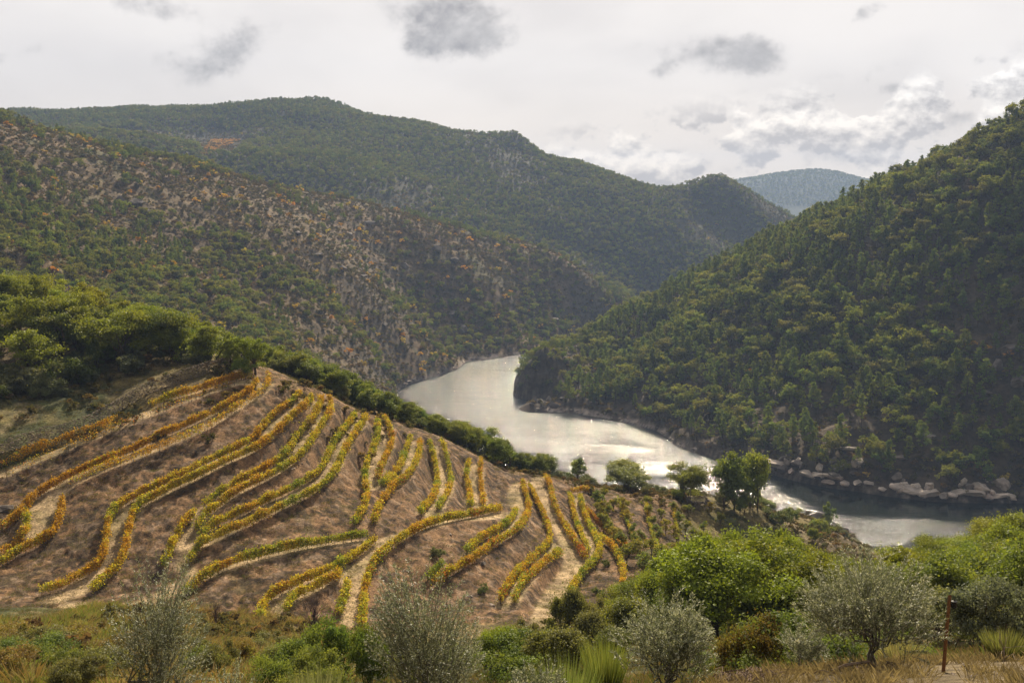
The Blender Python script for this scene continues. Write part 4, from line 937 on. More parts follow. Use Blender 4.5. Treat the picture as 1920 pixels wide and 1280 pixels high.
stand(x[k[:62]], y[k[:62]], RND_SP, (4.5, 8.5), 1.8, 9, tops2, ['dark green upright tree', 'bright green upright tree', 'slim green tree', 'dark upright tree'], 'tree', 'small_tree', 'in the tree band before the river', 12)
stand(x[k[62:117]], y[k[62:117]], SHR_SP, (2, 4.2), 1.1, 5, tops2, ['grey olive bush', 'pale grey bush', 'dark green bush', 'dull green bush'], 'bush', 'bush', 'in the tree band before the river', 26)
# slope between the spur wood and the far water: rounded olives and bushes
x, y = pick_region(-130, -45, 262, 420, 8.5, lambda x, y, z, qx, qy, zn: (qx > 300) & (qx < 800))
stand(x[:45], y[:45], SHR_SP, (3, 6), 1.5, 6, prof([(300, 600), (500, 640), (700, 722), (800, 770)]), ['grey olive bush', 'pale grey bush', 'dark bush', 'dull bush'], 'bush', 'bush', 'on the slope behind the crest', 20)
# knoll end, ruin and rock point
tops3 = prof([(1100, 885), (1130, 880), (1150, 878), (1210, 880), (1228, 902), (1245, 922), (1262, 918), (1280, 905), (1330, 912), (1345, 905), (1440, 905), (1470, 915), (1520, 938), (1545, 955), (1590, 992), (1640, 1035)])
x, y = pick_region(22, 150, 236, 470, 4.6, lambda x, y, z, qx, qy, zn: (qx > 1095) & (qx < 1600) & (zn[0] < .03) & (qy > 900) & ~((qx > 1280) & (qx < 1440) & (y < 252)) & (z > 4))
k = np.random.default_rng(6).permutation(len(x)); print('L3', len(x))
stand(x[k[200:260]], y[k[200:260]], RND_SP, (3, 6), 1.2, 6.5, tops3, ['round green tree', 'dark round tree'], 'tree', 'small_tree', 'on the slope around the ruined hut', 8)
k = k[:60]
stand(x[k], y[k], SHR_SP, (2.2, 4.5), .6, 5, tops3, ['grey olive bush', 'pale grey bush', 'dark green bush', 'dull green bush'], 'bush', 'bush', 'on the slope around the ruined hut', 12)
xs, ys = [], []
for (x0, x1, y0, y1, st, cf) in [(22, 150, 236, 470, 2.6, lambda x, y, z, qx, qy, zn: (qx > 1095) & (qx < 1640) & (zn[0] < .03) & (qy > 900) & ~((qx > 1270) & (qx < 1430) & (y < 262)) & (z > 2) & (noise(x/7, y/7, 9) > -.22)),
    (-130, -45, 250, 420, 3.0, lambda x, y, z, qx, qy, zn: (qx > 200) & (qx < 800)), (-190, -20, 170, 262, 2.6, lambda x, y, z, qx, qy, zn: (zn[0] < .02) & (qx < 800) & (qy > lowb(qx)-30) & (noise(x/6, y/6, 12) > .02)),
    (-80, 70, 222, 262, 2.2, lambda x, y, z, qx, qy, zn: (zn[0] < .02) & (qx > 480) & (qx < 1290) & ~((qx > 1110) & (y < 238))), (-40, 140, 78, 178, 3.0, lambda x, y, z, qx, qy, zn: (zn[0] < .02) & (zn[1] < .1) & (qx > 1020) & (noise(x/9, y/9, 14) > -.1))]:
    a_, b_ = pick_region(x0, x1, y0, y1, st, cf); xs.append(a_); ys.append(b_)
a_, b_ = pick_region(-40, 8, 52, 122, 2.5, lambda x, y, z, qx, qy, zn: (qx > -60) & (qx < 620) & (zn[0] < .05) & (zn[1] < .1) & (noise(x/8, y/8, 33) > -.2)); xs.append(a_); ys.append(b_)
xs = np.concatenate(xs); ys = np.concatenate(ys); zs = H(xs, ys); k = seen(xs, ys, zs, 2, 60); xs, ys, zs = xs[k], ys[k], zs[k]
stuff('low_scrub', '', np.stack([xs, ys, zs-.1, rng.uniform(.25, .75, len(xs))], 1), SHRUB_F, REPS['shrub'])
# young yellow trees
YT = fam(3, 1100, h=3.6, w=[2.6, 3., 2.4], clumps=26, per=100, leaf=.09, base=[(.26, .27, .04), (.30, .27, .04), (.20, .24, .05)], alt=(.40, .30, .03), low=.12)
fams_h[id(YT)] = 3.6
x, y, z = march([1120, 1124, 1132, 1142, 1152, 1163, 1172, 1178, 1188, 1200, 1212, 1216, 1222, 1230, 1222, 1262, 1272, 1268, 1290, 1285, 1305, 1240, 1200, 1175, 1255, 1290, 1330, 1350, 1130, 1150, 1140, 1190, 1205, 1240, 1248, 1235, 1280, 1300, 1210, 1265, 1320], [952, 972, 990, 1004, 1018, 1032, 965, 985, 1006, 1024, 950, 968, 988, 1008, 1036, 962, 985, 1015, 965, 1000, 1030, 1050, 1050, 1055, 1075, 1060, 965, 985, 940, 955, 975, 1035, 1065, 975, 1000, 1022, 1040, 1015, 1080, 1050, 1000], H, 0, 60, 290)
stand(x, y, YT, (2.8, 4.0), 1, 5, None, ['yellow-green young tree', 'golden young tree', 'thin green young tree'], 'tree', 'young_tree', 'on the plot beside the loop lane', 0)
# bright oaks, lower right
tops4 = prof([(1130, 1085), (1180, 1050), (1220, 1068), (1250, 1018), (1285, 990), (1330, 985), (1370, 990), (1440, 985), (1490, 1005), (1530, 1028), (1600, 1042), (1660, 1045), (1700, 1030), (1720, 1015), (1745, 985), (1800, 972), (1860, 945), (1900, 958), (1990, 950)])
x, y = pick_region(10, 150, 70, 178, 5.2, lambda x, y, z, qx, qy, zn: (qx > 1165) & (qx < 1990) & (zn[0] < .05) & ~((qx < 1260) & (qy < 1090)))
print('L6', len(x)); k = np.random.default_rng(8).permutation(len(x)); kk = k[:150]
stand(x[kk], y[kk], OAK_NR, (5, 8.5), 1.8, 9, tops4, ['yellow-green oak', 'bright yellow oak', 'green oak', 'dull green oak', 'light yellow-green oak'], 'oak tree', 'oak_tree', 'in the lower right oak wood', 26)  # last crown variant simply has the lightest yellow-green leaf colour
# belt of bushes between the viewpoint slope and the vineyard
tops5 = prof([(330, 1235), (430, 1225), (520, 1205), (700, 1215), (900, 1200), (950, 1170), (1020, 1160), (1050, 1140), (1140, 1110), (1180, 1080), (1300, 1120), (1400, 1150), (1500, 1130), (1700, 1110), (1950, 1110)])
x, y = pick_region(-14, 60, 34, 92, 3.6, lambda x, y, z, qx, qy, zn: (qx > 700) & (qx < 1980) & (zn[0] < .05))
k = np.random.default_rng(9).permutation(len(x))[:40]
stand(x[k], y[k], BUSH_NR, (1.6, 3.4), .9, 3.6, tops5, ['green bush', 'olive bush', 'leafy bush', 'dull bush'], 'bush', 'bush', 'in the belt behind the olives', 40)
one(1412, 1250, 1155, 130, RUST, 0, 'rust-coloured bush behind the brushwood, left of the biggest olive', 'bush', 'bush', Y=34, fam_w=3.2)
x, y = pick_region(-34, 2, 42, 112, 3.6, lambda x, y, z, qx, qy, zn: (qx > -40) & (qx < 560) & (zn[0] < .05))
k = np.random.default_rng(19).permutation(len(x)); t6 = prof([(-40, 1118), (100, 1125), (200, 1150), (330, 1170), (450, 1165), (560, 1190)])
stand(x[k[:20]], y[k[:20]], BUSH_NR, (.9, 2.4), .6, 3, t6, ['green scrub bush', 'olive scrub bush', 'leafy scrub bush', 'dull scrub bush'], 'bush', 'bush', 'in the weedy lower left bank', 25)
stand(x[k[45:62]], y[k[45:62]], RST, (.9, 2.2), .6, 3, t6, 'rusty scrub bush', 'bush', 'bush', 'in the weedy lower left bank', 25)
# ------------------------------------------------------------------ olives in front
def olive(seed, h, w, shoots=330, per=56, trunks=3):
    rg = np.random.default_rng(seed); wood = Acc(); C = []; T = []; N_ = []
    forks = []
    for k in range(trunks):
        a = rg.uniform(0, 6.28); f = np.array([math.cos(a)*w*.08, math.sin(a)*w*.08, h*rg.uniform(.16, .28)])
        p, r_ = limb((f[0]*.4, f[1]*.4, -.5), f, .055*h/3, .04*h/3, rg, .15); wood.add(*tube(p, r_, 7), (.16, .15, .13))
        for _ in range(5):
            a2 = rg.uniform(0, 6.28); q = rg.uniform(.2, .62); g = np.array([math.cos(a2)*w*.5*q, math.sin(a2)*w*.5*q, h*rg.uniform(.35, .66)])
            p, r_ = limb(f, g, .032*h/3, .014, rg, .25, 7); wood.add(*tube(p, r_, 5), (.17, .16, .14)); forks.append(g)
    forks = np.array(forks)
    for i in range(shoots):
        g = forks[rg.integers(len(forks))]+rg.normal(size=3)*[.09*w, .09*w, .08*h]
        g[2] = max(g[2], .12*h)
        out = np.array([g[0], g[1], 0])/(w*.5); L_ = rg.uniform(.5, 1.4)*h/3*(1.3 if rg.random() < .15 else 1)
        dr_ = unit(np.array([out[0]*.9, out[1]*.9, rg.uniform(.2, 1.2)])+rg.normal(size=3)*.22)
        t = np.linspace(0, 1, 6)[:, None]; bend = rg.normal(size=3)*.10*L_; bend[2] -= .10*L_
        p = g+dr_*L_*t+bend*t*t
        rmax = (w*.5)*(1.05-.35*max(0, (p[-1, 2]/h-.6)/.4)); rr_ = math.hypot(p[-1, 0], p[-1, 1])
        if rr_ > rmax: p[:, :2] *= (rmax/rr_)
        if p[-1, 2] > h: p[:, 2] -= (p[-1, 2]-h)*t[:, 0]
        wood.add(*tube(p, np.linspace(.007, .002, 6), 3), (.20, .19, .15))
        tt = rg.random(per)**.85; c_ = np.stack([np.interp(tt, t[:, 0], p[:, k]) for k in range(3)], 1)
        side = unit(np.cross(np.tile(dr_, (per, 1)), rg.normal(size=(per, 3)))); ld = unit(side*.75+dr_*.75)
        C.append(c_); T.append(ld); N_.append(unit(np.cross(ld, rg.normal(size=(per, 3)))))
    C = np.concatenate(C); T = np.concatenate(T); N_ = np.concatenate(N_); n_ = len(C); l_ = rg.uniform(.045, .075, n_)[:, None]
    V = np.stack([C, C+T*l_*.5+N_*l_*.13, C+T*l_, C+T*l_*.5-N_*l_*.13], 1).reshape(-1, 3); F = np.arange(4*n_).reshape(n_, 4)
    pale = rg.random(n_) < .34; col = np.where(pale[:, None], (.60, .61, .50), (.21, .235, .14))*rg.uniform(.75, 1.25, n_)[:, None]
    return mesh_np('olive_crown', V, F, np.repeat(col, 4, 0), M_olive), wood.mesh('olive_trunk', M_bark, True)
for i, (qx, ty, w_, Y, sh, lb) in enumerate([
        (288, 1064, 200, 20, 420, 'silvery olive tree in the lower left, slimmest crown of the row'),
        (795, 1078, 220, 19, 560, 'silvery olive tree in the lower middle, before the vineyard'),
        (1243, 1122, 195, 18, 460, 'silvery olive tree left of the dry grass and brushwood'),
        (1630, 1052, 270, 19, 760, 'biggest silvery olive tree, spreading just left of the wooden post'),
        (1500, 1165, 100, 23, 170, 'young thin olive attached to the left flank of the biggest olive'),
        (1010, 1238, 110, 17, 150, 'low sprigs of an olive top at the bottom edge, before the dark bushes'),
        (432, 1235, 90, 20, 90, 'low pale olive shoots right of the slim left olive')]):
    a = float(ray(qx, 1200)[0])*Y; z = float(H(a, Y)); top = CAM_Z+float(ray(qx, ty)[1])*Y; h_ = max(top-z, .8)
    ms = olive(1200+i, h_*1.04, w_*1.05/F_PX*Y, int(sh*.72), 52, 3 if i != 4 else 1)
    place2('olive_tree', ms, a, Y, z-.05, 1.0, 0.0, lb, 'olive tree', 'young olives on the viewpoint slope')
# ------------------------------------------------------------------ grasses, reeds and litter (uncountable)
def bake(name, protos, x, y, s, mat, zoff=0.0):
    z = H(x, y)+zoff; Vs, Fs, Cs, n_ = [], [], [], 0
    j = rng.integers(0, len(protos), len(x)); an = rng.uniform(0, 6.28, len(x))
    for k, (V, F, c_) in enumerate(protos):
        m_ = np.where(j == k)[0]
        if not len(m_): continue
        ca, sa = np.cos(an[m_])[:, None], np.sin(an[m_])[:, None]; ss = s[m_][:, None]
        X = (V[None, :, 0]*ca-V[None, :, 1]*sa)*ss+x[m_][:, None]; Y_ = (V[None, :, 0]*sa+V[None, :, 1]*ca)*ss+y[m_][:, None]; Z = V[None, :, 2]*ss+z[m_][:, None]
        Vs.append(np.stack([X, Y_, Z], -1).reshape(-1, 3)); Fs.append((F[None]+(np.arange(len(m_))*len(V))[:, None, None]).reshape(-1, F.shape[1])+n_)
        Cs.append((c_[None]*rng.uniform(.75, 1.25, (len(m_), 1, 1))).reshape(-1, 3)); n_ += len(V)*len(m_)
    return tag(link(name, mesh_np(name, np.concatenate(Vs), np.concatenate(Fs), np.concatenate(Cs), mat)), kind='stuff')
def tuft(seed, n_, h_, wd, sp, cols, lean=.35):
    rg = np.random.default_rng(seed); a = rg.uniform(0, 6.28, n_); b0 = np.stack([np.cos(a), np.sin(a), a*0], 1)*rg.random((n_, 1))*sp
    d = unit(np.stack([np.cos(a)*lean, np.sin(a)*lean, np.ones(n_)], 1)+rg.normal(size=(n_, 3))*[.25, .25, .05]); L_ = rg.uniform(.5, 1.1, (n_, 1))*h_
    sd = unit(np.cross(d, rg.normal(size=(n_, 3))))*wd; mid = b0+d*L_*.55; tip = b0+d*L_; tip[:, 2:3] -= L_*rg.uniform(0, .3, (n_, 1))
    V = np.stack([b0-sd*.5, b0+sd*.5, mid+sd, tip], 1).reshape(-1, 3); V2 = V.copy()
    col = np.array(cols)[rg.integers(0, len(cols), n_)]*rg.uniform(.8, 1.2, (n_, 1))
    return V, np.arange(4*n_).reshape(n_, 4), np.repeat(col, 4, 0)
STRAW = [(.36, .29, .17), (.28, .22, .13), (.19, .15, .085)]
# dry tufts over the vineyard risers
x = rng.uniform(GX0, GX1, 60000); y = rng.uniform(GY0, GY1, 60000); q = rast(x, y); z = H(x, y)
k = (q[0] > .5) & (q[2] < .5) & seen(x, y, z, .5, 20) & (rng.random(60000) < np.clip(.35+fbm(x, y, 14, 3, 401)*1.5, 0.05, 1)); x, y = x[k][:22000], y[k][:22000]
bake('dry_grass', [tuft(i, 9, .34, .03, .22, [(.24, .17, .085), (.12, .085, .045), (.32, .23, .12), (.07, .055, .03), (.13, .12, .05)], .8) for i in range(3)], x, y, rng.uniform(.6, 1.5, len(x)), M_grass)
# grass strips on tracks and benches
x = rng.uniform(GX0, GX1, 60000); y = rng.uniform(GY0, GY1, 60000); q = rast(x, y); z = H(x, y)
k = (q[1] > .35) & seen(x, y, z, .3, 20) & (rng.random(60000) < .6); x, y = x[k][:12000], y[k][:12000]
bake('track_grass', [tuft(10+i, 9, .16, .025, .25, [(.30, .25, .11), (.22, .21, .07), (.36, .29, .16)], .8) for i in range(3)], x, y, rng.uniform(.6, 1.3, len(x)), M_grass)
# stones on risers
def stone(seed, sub=1):
    bm_ = __import__('bmesh').new(); __import__('bmesh').ops.create_icosphere(bm_, subdivisions=sub, radius=.5); rg = np.random.default_rng(seed)
    V = np.array([v_.co[:] for v_ in bm_.verts]); F = np.array([[v_.index for v_ in f.verts] for f in bm_.faces]); bm_.free()
    for _ in range(7+sub*3):
        n_ = unit(rg.normal(size=3)); d_ = rg.uniform(.24, .42); pr = V@n_; V = V-np.maximum(pr-d_, 0)[:, None]*n_
    return V*rg.uniform(.7, 1.3, 3)*[1.25, 1.0, .75], F, rg
st_ = []
for i in range(4):
    V, F, rg = stone(1300+i); st_.append((V, F, np.tile([[.36, .30, .25], [.28, .22, .18], [.42, .36, .31], [.22, .18, .15]][i], (len(V), 1))))
x = rng.uniform(GX0, GX1, 60000); y = rng.uniform(GY0, GY1, 60000); q = rast(x, y); z = H(x, y)
k = (q[0] > .5) & (q[2] < .6) & seen(x, y, z, .4, 20) & (rng.random(60000) < np.clip(.2+fbm(x, y, 9, 3, 405)*1.8, .05, 1)); x, y = x[k][:9000], y[k][:9000]
bake('loose_stones', st_, x, y, (.14+.42*rng.random(len(x))**3), M_rock)
# weeds and reeds, lower left
x = rng.uniform(-48, 6, 9000); y = rng.uniform(38, 124, 9000); z = H(x, y); qx, qy = proj(x, y, z); q = rast(x, y)
k = (q[0] < .3) & (qx > -40) & (qx < 640) & (rng.random(9000) < .5); x, y, qx = x[k], y[k], qx[k]; left_ = qx < 215+40*rng.normal(size=len(x))
reed = [tuft(40+i, 90, 1.5, .02, .5, [(.27, .31, .07), (.34, .32, .09), (.20, .25, .05), (.34, .25, .10)], .45) for i in range(3)]
bake('reeds', reed, x[left_], y[left_], rng.uniform(.5, 1.3, left_.sum())*np.clip(y[left_]/75, .5, 1), M_grass)
rustw = [tuft(50+i, 80, 1.0, .016, .5, [(.38, .26, .10), (.28, .20, .09), (.44, .35, .17), (.28, .29, .08)], .5) for i in range(3)]
bake('tall_weeds', rustw, x[~left_], y[~left_], rng.uniform(.6, 1.4, (~left_).sum()), M_grass)
k2 = left_ & (rng.random(len(x)) < .35); bake('rusty_weeds', rustw, x[k2]+.6, y[k2]+.6, rng.uniform(.9, 1.5, k2.sum()), M_grass)
# rough grass on the slopes of the spur and between the bushes
x = rng.uniform(-110, 120, 90000); y = 25*np.exp(rng.random(90000)*math.log(11)); z = H(x, y); q = rast(x, y)
k = (q[0] < .2) & seen(x, y, z, .6, 30) & (rng.random(90000) < .4); x, y = x[k][:16000], y[k][:16000]
bake('rough_grass', [tuft(60+i, 40, .36, .012, .5, [(.20, .18, .06), (.30, .22, .10), (.13, .16, .04), (.24, .16, .07)], .7) for i in range(3)], x, y, rng.uniform(.7, 1.6, len(x)), M_grass)
# straw on the viewpoint slope
x = rng.uniform(-10, 14, 9000); y = rng.uniform(12, 34, 9000); z = H(x, y); k = (x > 2.2+rng.normal(size=9000)) & (rng.random(9000) < .35) & ~((np.abs(x/y-.44) < .018) & (y < 20)); x, y = x[k], y[k]
bake('straw_grass', [tuft(70+i, 34, .30, .006, .16, STRAW, .5) for i in range(3)], x, y, rng.uniform(.5, 1.25, len(x)), M_grass)
x = rng.uniform(-12, 14, 3000); y = rng.uniform(13, 34, 3000); k = (x < 3.0) & (rng.random(3000) < .6); x, y = x[k], y[k]
bake('green_grass', [tuft(80+i, 34, .34, .008, .2, [(.16, .19, .05), (.12, .16, .04), (.26, .22, .09)], .5) for i in range(3)], x, y, rng.uniform(.5, 1.25, len(x)), M_grass)
# feathery brooms
def broom(seed, h_, w_, cols):
    rg = np.random.default_rng(seed); n_ = 1500; a = rg.uniform(0, 6.28, n_); rd = rg.random(n_)**.5
    d = unit(np.stack([np.cos(a)*rd*w_*.5, np.sin(a)*rd*w_*.5, np.full(n_, h_)], 1)); L_ = rg.uniform(.45, 1.05, (n_, 1))*h_
    b0 = np.stack([np.cos(a)*rd, np.sin(a)*rd, a*0], 1)*w_*.2; sd = unit(np.cross(d, rg.normal(size=(n_, 3))))*.006; b0 = b0+d*L_*.35
    V = np.stack([b0-sd, b0+sd, b0+d*L_*.4+sd, b0+d*L_*.65], 1).reshape(-1, 3); col = np.array(cols)[rg.integers(0, len(cols), n_)]*rg.uniform(.8, 1.2, (n_, 1))
    w2 = Acc(); 
    for i in range(9): w2.add(*tube(*limb((0, 0, -.1), (math.cos(i*.7)*w_*.25, math.sin(i*.7)*w_*.25, h_*.5), .018, .006, rg, .1), 4), (.14, .15, .07))
    return mesh_np('broom_stems', V, np.arange(4*n_).reshape(n_, 4), np.repeat(col, 4, 0), M_vine), w2.mesh('broom_wood', M_bark)
for i, (qx, ty, w_, Y, cols, lb) in enumerate([(1060, 1232, 130, 22, [(.20, .24, .08), (.16, .21, .06)], 'feathery green broom at the bottom edge, left of the third olive'),
        (585, 1255, 90, 20, [(.26, .27, .15), (.20, .22, .11)], 'feathery grey-green broom at the bottom edge under the dark bushes'),
        (1135, 1195, 90, 30, [(.17, .22, .05), (.22, .24, .06)], 'dull green broom behind the third olive'),
        (1690, 1215, 110, 24, [(.24, .24, .12), (.30, .26, .12)], 'pale broom left of the wooden post base'),
        (1885, 1195, 90, 21, [(.16, .18, .06), (.20, .20, .07)], 'dark green broom at the right edge behind pale stones')]):
    a = float(ray(qx, 1200)[0])*Y; z = float(H(a, Y)); h_ = max(CAM_Z+float(ray(qx, ty)[1])*Y-z, .7)
    place2('broom_shrub', broom(1400+i, h_, w_/F_PX*Y, cols), a, Y, z, 1.0, 0, lb, 'broom shrub', 'broom shrubs on the viewpoint slope', leafpart='shoots')
# ------------------------------------------------------------------ rocks
def boulder_mesh(seed, colr, sub=3):
    V, F, rg = stone(seed, sub); V = V+unit(V)*fbm(V[:, 0]*5+seed, V[:, 1]*5+V[:, 2]*4, 1.0, 3, seed)[:, None]*.07
    return mesh_np('boulder', V, F, np.tile(colr, (len(V), 1))*rg.uniform(.9, 1.1, (len(V), 1)), M_rock)
PALE = [boulder_mesh(1500+i, [(.50, .40, .33), (.44, .37, .31), (.55, .46, .38)][i % 3]) for i in range(5)]
GREYR = [boulder_mesh(1520+i, [(.19, .16, .135), (.24, .21, .18), (.15, .125, .105)][i % 3]) for i in range(5)]
def shoreY(px, lo=470, hi=1000, zl=.8):
    Y = np.arange(lo, hi, 1.5); X = (px-960)/F_PX*Y*1.015; h_ = H(X, Y); i = np.argmax(h_ > zl)
    return X[i], Y[i]
def put_rock(x, y, w_, protos, label, group, hh=.7, sink=.3, kind='boulder'):
    s = w_/1.15; o = link(kind, protos[int(rng.integers(len(protos)))], None, (x, y, max(float(H(x, y)), -.3)-sink*0+w_*hh*.12), rng.uniform(0, 6.28)); o.scale = (s, s*rng.uniform(.6, 1.0), s*hh*rng.uniform(.8, 1.3)); o.rotation_euler[0] = rng.uniform(-.25, .25)
    return tag(o, label, kind.replace('_', ' '), group)
shore_l = []
for qx, wpx in [(1466, 50), (1490, 24), (1522, 34), (1543, 36), (1560, 20), (1575, 26), (1592, 28), (1617, 26), (1640, 20), (1665, 22), (1692, 30), (1718, 44), (1740, 32), (1758, 46), (1785, 26), (1800, 36), (1818, 32), (1845, 44), (1866, 26), (1885, 32), (1909, 34)]:
    x_, y_ = shoreY(qx); shore_l.append((x_, y_, wpx*y_/F_PX))
for i, (a, b, w_) in enumerate(shore_l): put_rock(a, b+w_*.12, w_*1.35, PALE, f'pale boulder by the dark water, {ORD[i]} from the left of that line', 'pale boulders on the right bank', .5)
i = 0
for qx in np.sort(np.r_[rng.uniform(1000, 1460, 44)]):
    x_, y_ = shoreY(qx); put_rock(x_, y_+1, rng.uniform(1.5, 4.5), GREYR if rng.random() < .65 else PALE, f'brown shore rock, {ORD[i]} from the headland along the glittering reach', 'rocks along the glittering reach', .6, kind='shore_rock'); i += 1
i = 0
for qx in np.sort(rng.uniform(1465, 1915, 36)):
    x_, y_ = shoreY(qx); dd = rng.uniform(1, 11); put_rock(x_+rng.uniform(-2, 2), y_+dd, rng.uniform(3.5, 9), GREYR if rng.random() < .5 else PALE[1:3], f'angular granite outcrop above the pale boulders, {ORD[i]} from the left', 'granite outcrops above the pale boulders', 1.15, kind='outcrop'); i += 1
for i, qx in enumerate(np.sort(rng.uniform(748, 905, 22))):
    Y = np.arange(700, 1100, 1.5); X = (qx-960)/F_PX*Y*1.02; h_ = H(X, Y); j = np.argmax(h_ > .8)
    put_rock(X[j], Y[j]+1, rng.uniform(2.5, 6.5), PALE if rng.random() < .6 else GREYR, f'pale rock on the far left shore, {ORD[i]} from the left', 'rocks on the far left shore', .5, kind='shore_rock')
hl = [(996, 4), (1003, 5), (1015, 7), (1028, 7), (1040, 6), (1010, 6), (1022, 8), (1035, 8), (1050, 6)]
for i, (qx, w_) in enumerate(sorted(hl)):
    x_, y_ = shoreY(qx, 700, 1000, 1.5); put_rock(x_+rng.uniform(0, 3), y_+3+i % 3*6, w_, GREYR, f'tall cracked crag of the headland, {ORD[i]} from the left', 'crags of the headland', 1.25, kind='crag')
i = 0
for qx, qy, wpx in [(255, 385, 44), (225, 378, 26), (276, 400, 26), (690, 420, 26), (655, 440, 20), (820, 470, 34), (850, 490, 24), (760, 500, 20), (600, 480, 22), (560, 440, 20), (900, 560, 26), (850, 590, 26), (870, 620, 30), (800, 640, 26), (680, 520, 20), (640, 505, 26), (500, 395, 20), (960, 590, 26), (1040, 600, 24), (720, 610, 20), (480, 500, 20), (930, 640, 26)]:
    x_, y_, z_ = march([qx], [qy], H, 0, 450, 1350, 900); w_ = wpx*y_[0]/F_PX
    put_rock(x_[0], y_[0], w_, GREYR, f'grey crag on the left hill, {ORD[i]} counted by hand from its oak side' if 0 else f'grey crag on the tawny left hill, {ORD[i]} in a scattered series', 'crags on the left hill', .8, kind='crag'); i += 1
for i, (qx, qy, wpx) in enumerate([(1870, 690, 40), (1895, 660, 44), (1908, 720, 40), (1850, 740, 30), (1590, 845, 40), (1615, 870, 34), (1350, 800, 24), (1370, 815, 26), (1330, 600, 18), (1310, 620, 16), (1740, 820, 26), (1690, 860, 28)]):
    x_, y_, z_ = march([qx], [qy], H, 0, 450, 1300, 900); put_rock(x_[0], y_[0], wpx*y_[0]/F_PX, GREYR, f'dark crag breaking the right bank wood {["at the picture edge", "among pines by the picture edge", "lowest by the picture edge", "left of the picture edge crags", "over the pale boulders", "just over the pale boulders", "behind the glittering reach", "right beside that behind the reach", "high above the headland", "just left high above the headland", "below the brown clearing", "between clearing and boulders"][i]}', 'crags in the right bank wood', .9, kind='crag')
for i, (qx, qy, Y, w_) in enumerate([(1572, 992, 462, 9), (1560, 985, 445, 10), (1548, 975, 425, 8), (1535, 968, 400, 8), (1556, 1000, 440, 9), (1580, 1002, 468, 6), (1510, 950, 360, 6), (1543, 990, 410, 7)]):
    a = float(ray(qx, qy)[0])*Y; put_rock(a, Y, w_, GREYR, f'dark rock of the point under the lone small tree, {ORD[i]} of the heap', 'rocks of the dark point', .8, kind='point_rock')
for i, (qx, qy, w_, lb) in enumerate([(8, 958, 3.0, 'big grey boulder by the left edge above the dirt corner'), (905, 1057, 1.2, 'grey stone lying on the slope inside the bowl'), (845, 1003, .9, 'small pale stone above the violet scree'), (740, 890, .9, 'pale stone beside the narrow dirt lane'), (880, 1118, 1.1, 'stone on the steep gully bank'), (922, 1135, 1.2, 'pale flat stone low in the gully'), (470, 925, .9, 'dark stone on the riser between fourth and fifth terraces')]):
    x_, y_, z_ = march([qx], [qy], H, 0, 60, 290, 900); put_rock(x_[0], y_[0], w_, GREYR if 'grey' in lb or 'dark' in lb else PALE, lb, None, .6)
for i, (qx, qy, w_, lb) in enumerate([(1808, 1248, .27, 'pale pink stone lying left in the pile by the wooden post'), (1840, 1256, .24, 'flat pink stone lying in the middle of the pile'), (1822, 1268, .16, 'small pink stone lying in front of the pile'), (1866, 1264, .2, 'stone at the right end of the pile'), (1788, 1264, .12, 'small stone at the foot of the wooden post')]):
    x_, y_, z_ = march([qx], [qy], H, 0, 6, 60, 900); put_rock(x_[0], y_[0], w_, PALE, lb, None, .45, kind='stone')
# ------------------------------------------------------------------ dry stone wall above the top terrace
def stone_wall(line, label, hgt, name='dry_stone_wall', seed=0, gap=.22, thick=.5):
    rg = np.random.default_rng(seed); d = np.r_[0, np.cumsum(np.hypot(*np.diff(line[:, :2], axis=0).T))]; A = Acc(); o0 = line[len(line)//2]
    for row in range(int(hgt/.24)):
        t = rg.uniform(0, .4)
        while t < d[-1]:
            w_ = rg.uniform(.25, .6); hl_ = hgt*(.55+1.1*float(fbm(np.array([t]), np.array([seed*3.]), 9, 3, 77)[0]+.35)); t += w_
            if row*.24 > hl_ or rg.random() < gap*.2: continue
            a, b = np.interp(t, d, line[:, 0]), np.interp(t, d, line[:, 1]); a2, b2 = np.interp(t+.3, d, line[:, 0]), np.interp(t+.3, d, line[:, 1])
            V, F, c_ = st_[rg.integers(4)]; an = math.atan2(b2-b, a2-a); V = V*[w_/1.1, thick, .30]
            V = np.stack([V[:, 0]*math.cos(an)-V[:, 1]*math.sin(an), V[:, 0]*math.sin(an)+V[:, 1]*math.cos(an), V[:, 2]], 1)+[a-o0[0]+rg.normal()*.06, b-o0[1]+rg.normal()*.06, float(H(a, b))-o0[2]+.05+row*.24]
            A.add(V, F, np.array([.17, .13, .10])*rg.uniform(.6, 1.6))
    o = link(name, A.mesh(name, M_rock), None, tuple(o0)); return tag(o, label, 'wall')
stone_wall(wall_line, 'low ruined dry stone wall with weeds above the topmost vine terrace', 2.6, seed=1)
